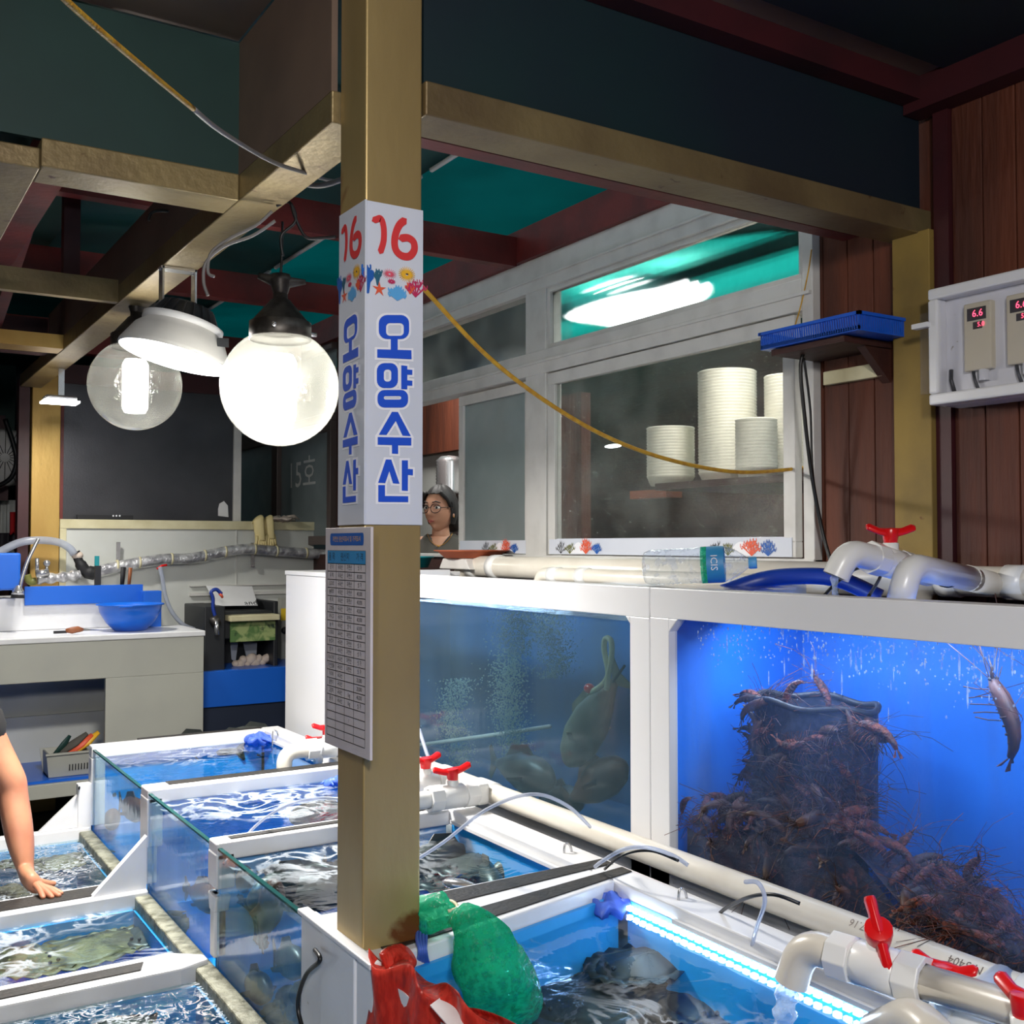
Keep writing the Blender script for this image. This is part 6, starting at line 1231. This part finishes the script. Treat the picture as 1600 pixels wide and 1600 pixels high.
d = Vector((cos(fa+.9), sin(fa+.9), 0)); q0 = W0+(kn_-W0)*.5; skinned('thumb', [q0, q0+d*.028+Vector((0, 0, -.018)), q0+d*.055+Vector((.005, 0, -.032)), q0+d*.078+Vector((.012, 0, -.038))], [(0, 1), (1, 2), (2, 3)], [.016, .0145, .013, .009], 'skin', t, 2, 0)
SL = S0+(E0-S0)*.55
skinned('t_shirt', [S0+Vector((-.55, .05, -.18)), S0+Vector((-.38, .03, -.02)), S0+Vector((-.20, .02, .05)), S0+Vector((0, 0, .01)), SL, S0+Vector((-.34, -.22, .02)), S0+Vector((-.28, -.42, -.05))], [(0, 1), (1, 2), (2, 3), (3, 4), (1, 5), (5, 6)], [.20, .19, .14, .112, .098, .15, .11], 'shirt_black', t, 2, 1)
HD = S0+Vector((-.20, -.28, .26)); 
t0_ = t
skinned('legs', [S0+Vector((-.58, .05, -.22)), S0+Vector((-.68, .0, -.34)), Vector((S0.x-.62, S0.y+.22, .50)), Vector((S0.x-.74, S0.y+.26, .08)), Vector((S0.x-.62, S0.y-.22, .50)), Vector((S0.x-.74, S0.y-.26, .08))], [(0, 1), (1, 2), (2, 3), (1, 4), (4, 5)], [.16, .16, .09, .06, .09, .06], 'navy', t, 1, 1)
MB().ball(HD, (.105, .085, .125), 24, 16).build('head', 'skin', t); MB().ball(HD+Vector((-.02, 0, .03)), (.112, .095, .12), 24, 16).build('hair', 'hair', t)
skinned('neck', [S0+Vector((-.30, -.16, .06)), HD+Vector((-.02, .03, -.06))], [(0, 1)], [.075, .06], 'skin', t, 2, 0)
# woman in the window opening
def woman():
    c = AD(6.5, 688, 796); t = thing('person', (c.x, c.y, .06), 'woman in round glasses and a dark olive t-shirt looking out of the window', 'person')
    cd = (Vector((0, 0, EYE))-c); cd.z = 0; cd.normalize(); left = Vector((-_r.x, -_r.y, 0))
    fd = (cd*cos(radians(32))+left*sin(radians(32))).normalized(); sd = Vector((0, 0, 1)).cross(fd).normalized()   # sd: her left
    Rm = Matrix((fd, sd, Vector((0, 0, 1)))).transposed(); k = 1.19
    W_ = lambda p: c + Rm @ (Vector(p)*k)
    g = MB(); n, m = 56, 44
    for j in range(m+1):
        th = pi*j/m
        for i in range(n):
            a = 2*pi*i/n; x, y, z = sin(th)*cos(a), sin(th)*sin(a), cos(th)
            rx, ry, rz = .094, .074, .116
            if z < 0: q = -z; ry *= 1-.36*q*q; rx *= (1-.10*q) if x > 0 else (1-.45*q)
            p = Vector((x*rx, y*ry, z*rz))
            if x > 0:
                fy, fz = p.y, p.z
                p.x += .024*math.exp(-(fy/.010)**2)*math.exp(-((fz+.026)/.012)**2) + .013*math.exp(-(fy/.009)**2)*math.exp(-((fz+.006)/.022)**2)*(1 if fz < .02 else 1)
                p.x += .004*math.exp(-(abs(fy)-.013)**2/.00006)*math.exp(-((fz+.030)/.008)**2)
                p.x -= .010*math.exp(-((abs(fy)-.031)/.014)**2)*math.exp(-((fz-.008)/.012)**2)
                p.x += .007*math.exp(-(fy/.020)**2)*math.exp(-((fz+.060)/.010)**2) - .004*math.exp(-(fy/.03)**2)*math.exp(-((fz+.076)/.006)**2)
                p.x += .010*math.exp(-(fy/.022)**2)*math.exp(-((fz+.098)/.014)**2) + .004*math.exp(-((abs(fy)-.042)/.014)**2)*math.exp(-((fz+.018)/.014)**2)
                p.x += .004*math.exp(-((abs(fy)-.028)/.02)**2)*math.exp(-((fz-.030)/.008)**2)
            g.v.append(W_(p))
    for j in range(m):
        for i in range(n): g.f.append([j*n+i, (j+1)*n+i, (j+1)*n+(i+1)%n, j*n+(i+1)%n]); g.sm.append(True)
    hd = g.build('head', 'skin_face', t)
    for s in (-1, 1):
        MB().ball(W_((.0765, s*.031, .006)), (.0105*k, .0165*k, .0085*k), 14, 10, Rm).build('eye', 'eye_white', hd); MB().ball(W_((.0865, s*.031+.003, .006)), (.003*k, .0062*k, .0062*k), 12, 8, Rm).build('iris', 'ink', hd)
        MB().tube([W_((.085, s*.048, .012)), W_((.0895, s*.031, .0165)), W_((.087, s*.014, .012))], .0018*k, 6).build('eyelid', 'hair', hd)
        MB().tube([W_((.080, s*.054, .030)), W_((.0925, s*.034, .037)), W_((.094, s*.014, .032))], [.0022*k, .0036*k, .0026*k], 6).build('eyebrow', 'hair', hd)
        e = MB().ball(W_((-.004, s*.078, -.006)), (.017*k, .006*k, .030*k), 14, 10, Rm); e.ball(W_((.002, s*.080, -.030)), (.008*k, .005*k, .010*k), 10, 8, Rm); e.build('ear', 'skin_face', hd); MB().ball(W_((.003, s*.083, -.040)), .003*k, 8, 6).build('earring', 'gold', hd)
    l = MB(); l.tube([W_((.086, -.020, -.0605)), W_((.0955, -.007, -.0575)), W_((.0965, 0, -.0585)), W_((.0955, .007, -.0575)), W_((.086, .020, -.0605))], [.0012, .0036, .0032, .0036, .0012], 8); l.tube([W_((.086, -.018, -.062)), W_((.0945, 0, -.0665)), W_((.086, .018, -.062))], [.0012, .0046, .0012], 8); l.build('lips', 'lips', hd)
    h = MB(); n, m = 44, 22; b = len(h.v)
    for j in range(m+1):
        th = pi*.70*j/m
        for i in range(n):
            a = 2*pi*i/n; x, y, z = sin(th)*cos(a), sin(th)*sin(a), cos(th); back = max(0, -x); fr_ = max(0, x)
            lim = 1.0
            zz = z
            if fr_ > .15: zz = max(z, .60-.42*(1-min(1, (fr_-.15)/.5))) if fr_ < .9 else max(z, .62)
            sc_ = sqrt(max(0, 1-zz*zz))/max(1e-6, sqrt(max(1e-9, 1-z*z))); w = 1+.035*sin(9*a+3*z)*.6
            h.v.append(W_((x*sc_*.104*w-.004, y*sc_*.084*w, zz*.128*w)))
    for j in range(m):
        for i in range(n): h.f.append([j*n+i, (j+1)*n+i, (j+1)*n+(i+1)%n, j*n+(i+1)%n]); h.sm.append(True)
    hr = h.build('hair', 'hair', t)
    b2 = MB().ball(W_((-.10, .01, -.06)), (.045*k, .055*k, .055*k), 18, 12, Rm); b2.ball(W_((-.07, 0, -.02)), (.05*k, .07*k, .08*k), 18, 12, Rm); b2.build('hair_bun', 'hair', t)
    for sg in (-1, 1): MB().tube(smooth_path([W_((.07, sg*.045, .085)), W_((.05, sg*.073, .05)), W_((.03, sg*.079, .015)), W_((.02, sg*.080, -.012))], 4), [.012*k]*4+[.01*k]*5+[.004*k]*4, 8).build('side_hair', 'hair', t)
    gl = bpy.data.objects.new('glasses', None)
    g = MB()
    for sg in (-1, 1):
        g.tube([W_((.101-.012*abs(cos(a))*(1 if cos(a)*sg > 0 else .2), sg*.033+cos(a)*.0265, .002+sin(a)*.0225)) for a in [2*pi*q/28 for q in range(29)]], .0021*k, 6); g.tube([W_((.090, sg*.060, .006)), W_((.05, sg*.079, .008)), W_((.0, sg*.083, .006))], .002*k, 6)
    g.tube([W_((.101, -.008, .006)), W_((.104, 0, .009)), W_((.101, .008, .006))], .0021*k, 6); COL.objects.unlink(gl) if gl.name in COL.objects else None; bpy.data.objects.remove(gl); g.build('glasses', 'amber_frame', t)
    def B(x, y, z): return c+fdB*x+sdB*y+Vector((0, 0, z+.022))
    fdB = (cd*cos(radians(8))+left*sin(radians(8))).normalized(); sdB = Vector((0, 0, 1)).cross(fdB).normalized()
    skinned('body', [B(-.01, 0, -.04), B(-.02, 0, -.11), B(-.03, 0, -.19), B(-.03, 0, -.26), B(-.035, .16, -.235), B(-.035, -.16, -.235), B(-.03, .23, -.42), B(-.03, -.23, -.42), B(-.03, 0, -.5), B(-.03, 0, -.9)], [(0, 1), (1, 2), (2, 3), (3, 4), (3, 5), (4, 6), (5, 7), (3, 8), (8, 9)], [.050, .054, .060, .085, .06, .06, .045, .045, .12, .13], 'skin_face', t, 2, 3)
    sh = MB(); NS = 40
    st = [(-.172, .085, .07), (-.20, .125, .08), (-.235, .19, .095), (-.29, .225, .115), (-.38, .215, .125), (-.55, .19, .12), (-.9, .2, .13)]
    b = 0
    for j, (z, rw, rd) in enumerate(st):
        for i in range(NS):
            a = 2*pi*i/NS; fx = max(0, cos(a)); drop = .075*math.exp(-((a if a < pi else a-2*pi)/.55)**2) if j < 3 else 0
            sh.v.append(B(-.03+cos(a)*rd*(1+ .1*fx), sin(a)*rw, z-drop*(1-j/3.2)))
    for j in range(len(st)-1):
        for i in range(NS): sh.f.append([j*NS+i, (j+1)*NS+i, (j+1)*NS+(i+1)%NS, j*NS+(i+1)%NS]); sh.sm.append(True)
    sh.build('t_shirt', 'shirt_olive', t, solid=.006)
    MB().tube(smooth_path([B(.045*cos(a)+.015, .075*sin(a), -.165-.075*max(0, cos(a))**1.5) for a in [-1.5+3*q/14 for q in range(15)]], 3), .0018, 6).ball(B(.075, 0, -.245), .006, 8, 6).build('necklace', 'gold', t)
woman()
